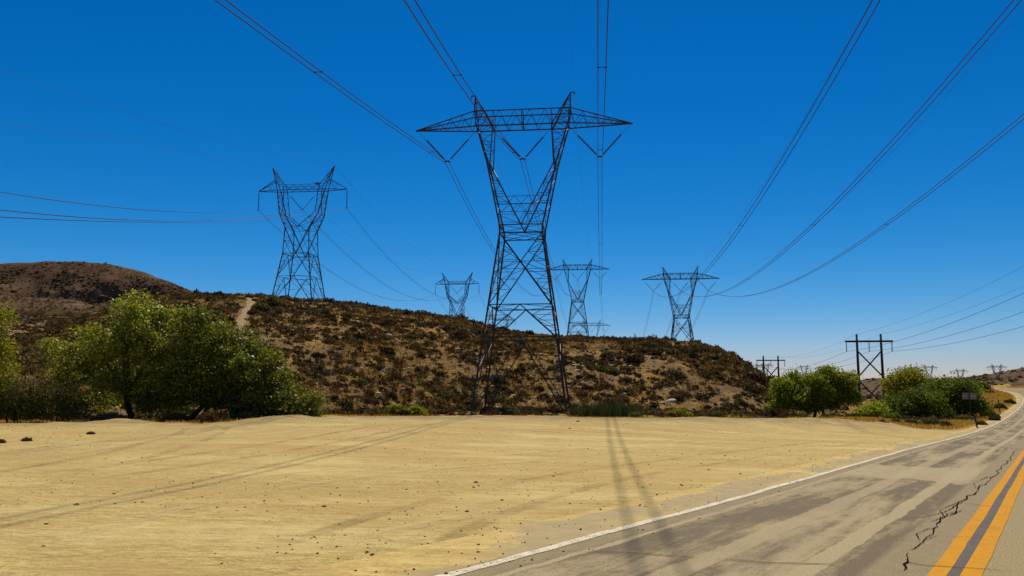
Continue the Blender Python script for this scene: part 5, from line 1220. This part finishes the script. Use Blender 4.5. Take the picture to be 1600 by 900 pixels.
for pts, gauge, mi in tk:
    W3 = np.array([on_lot(*p) for p in pts]); d = np.r_[0, np.cumsum(np.linalg.norm(np.diff(W3[:, :2], axis=0), axis=1))]; s_ = np.arange(0, d[-1], .25)
    Q = np.stack([np.interp(s_, d, W3[:, 0]), np.interp(s_, d, W3[:, 1])], 1)
    for _ in range(160): Q[1:-1] = (Q[:-2] + 2 * Q[1:-1] + Q[2:]) / 4
    tn_ = np.gradient(Q, axis=0); tn_ /= np.linalg.norm(tn_, axis=1)[:, None] + 1e-9; nn_ = np.stack([-tn_[:, 1], tn_[:, 0]], 1)
    for sd_ in (-1, 1):
        V = []; A = []
        for j, (cc, al) in enumerate(((-.19, 0), (-.10, 1), (0, .8), (.10, 1), (.19, 0))):
            off_ = sd_ * gauge / 2 + cc; X = Q[:, 0] + nn_[:, 0] * off_; Y = Q[:, 1] + nn_[:, 1] * off_
            V.append(np.stack([X, Y, ground_h(X, Y) + .014], 1)); A.append(np.full(len(X), al) * np.clip(np.minimum(s_, d[-1] - s_) / 2.5, 0, 1))
        n = len(Q); V = np.vstack(V); F = np.array([(i * n + j, i * n + j + 1, (i + 1) * n + j + 1, (i + 1) * n + j) for i in range(4) for j in range(n - 1)])
        me = np_mesh('tyre_track', V, F, TK[mi], True, {'var': np.concatenate(A)})
        if me.polygons[0].normal.z < 0: me.flip_normals()
        tag(link('tyre_track', me), kind='structure')

# ------------------------------------------------------------ road furniture
def sgn(px, py, Y): P = pt(px, py, Y); return P[0], Y, gz(P[0], Y)
x, y, z = sgn(1517, 652, 92); root = empty('road_sign', (x, y, z), R(-20)); tag(root, 'back of a double panel road sign on a thin post before the dark trees', 'road sign')
top = pt(1517, 614, 92)[2] - z
mb = MB(); mb.box((0, 0, top / 2 - .2), (.09, .09, top + .4)); mb.build('post', M['post_dark'], root)
for sx in (-1, 1):
    mb = MB(); mb.box((sx * .37, .07, top - .36), (.68, .02, .72)); mb.build('sign_panel', M['signback'], root)
mb = MB(); mb.box((0, .05, top - .15), (1.3, .02, .05)); mb.box((0, .05, top - .58), (1.3, .02, .05)); mb.build('mounting_rail', M['post_dark'], root)
def delineator(px, py, Y, h, lean, label, w=.11):
    x, y, z = sgn(px, py, Y); root = empty('marker_post', (x, y, z)); tag(root, label, 'marker post', 'roadside marker posts'); root.rotation_euler = (0, lean, R(-30))
    mb = MB(); mb.box((0, 0, h / 2 - .1), (w, .05, h + .2)); mb.build('post', M['post_dark'], root)
    mb = MB(); mb.box((0, -.035, h - .12), (w * 1.25, .02, .2)); mb.build('reflector_plate', M['post_dark'], root); return root
delineator(1527, 663, 70, 1.15, R(-9), 'leaning dark marker post at the road edge near the sign', .14)
delineator(1562, 634, 112, 1.9, R(-4), 'thin dark post on the verge nearer the bend', .13)
delineator(1529, 609, 185, 1.3, 0, 'tiny post beside the far road', .22)

# ------------------------------------------------------------ look-alikes: say which one, counted from the left
ORD = ['leftmost', 'second from left', 'third from left', 'fourth from left', 'fifth from left', 'sixth from left', 'seventh from left', 'eighth from left', 'ninth from left', 'tenth from left']
same = {}
for o in C.objects:
    if o.parent is None and o.get('category') in ('shrub', 'rock') and o.get('group') == o.get('label') or (o.parent is None and str(o.get('group', '')).startswith('small pale rocks')):
        same.setdefault(o['label'], []).append(o)
for lb, os_ in same.items():
    kind_ = 'dry brush' if 'shrub' in lb or 'sage' in lb else 'pale rocks'
    os_.sort(key=lambda q: q.location.x / q.location.y)
    n = len(os_)
    for i, q in enumerate(os_):
        q['group'] = 'shrubs on the hill and bank' if q.get('category') == 'shrub' else 'small pale rocks on the hill'
        if n == 2: q['label'] = lb + ', ' + ('left one', 'right one')[i]
        elif n == 3: q['label'] = lb + ', ' + ('left one', 'middle one', 'right one')[i]
        elif n > 3: q['label'] = lb + ', ' + ('rightmost' if i == n - 1 else ORD[min(i, 9)])
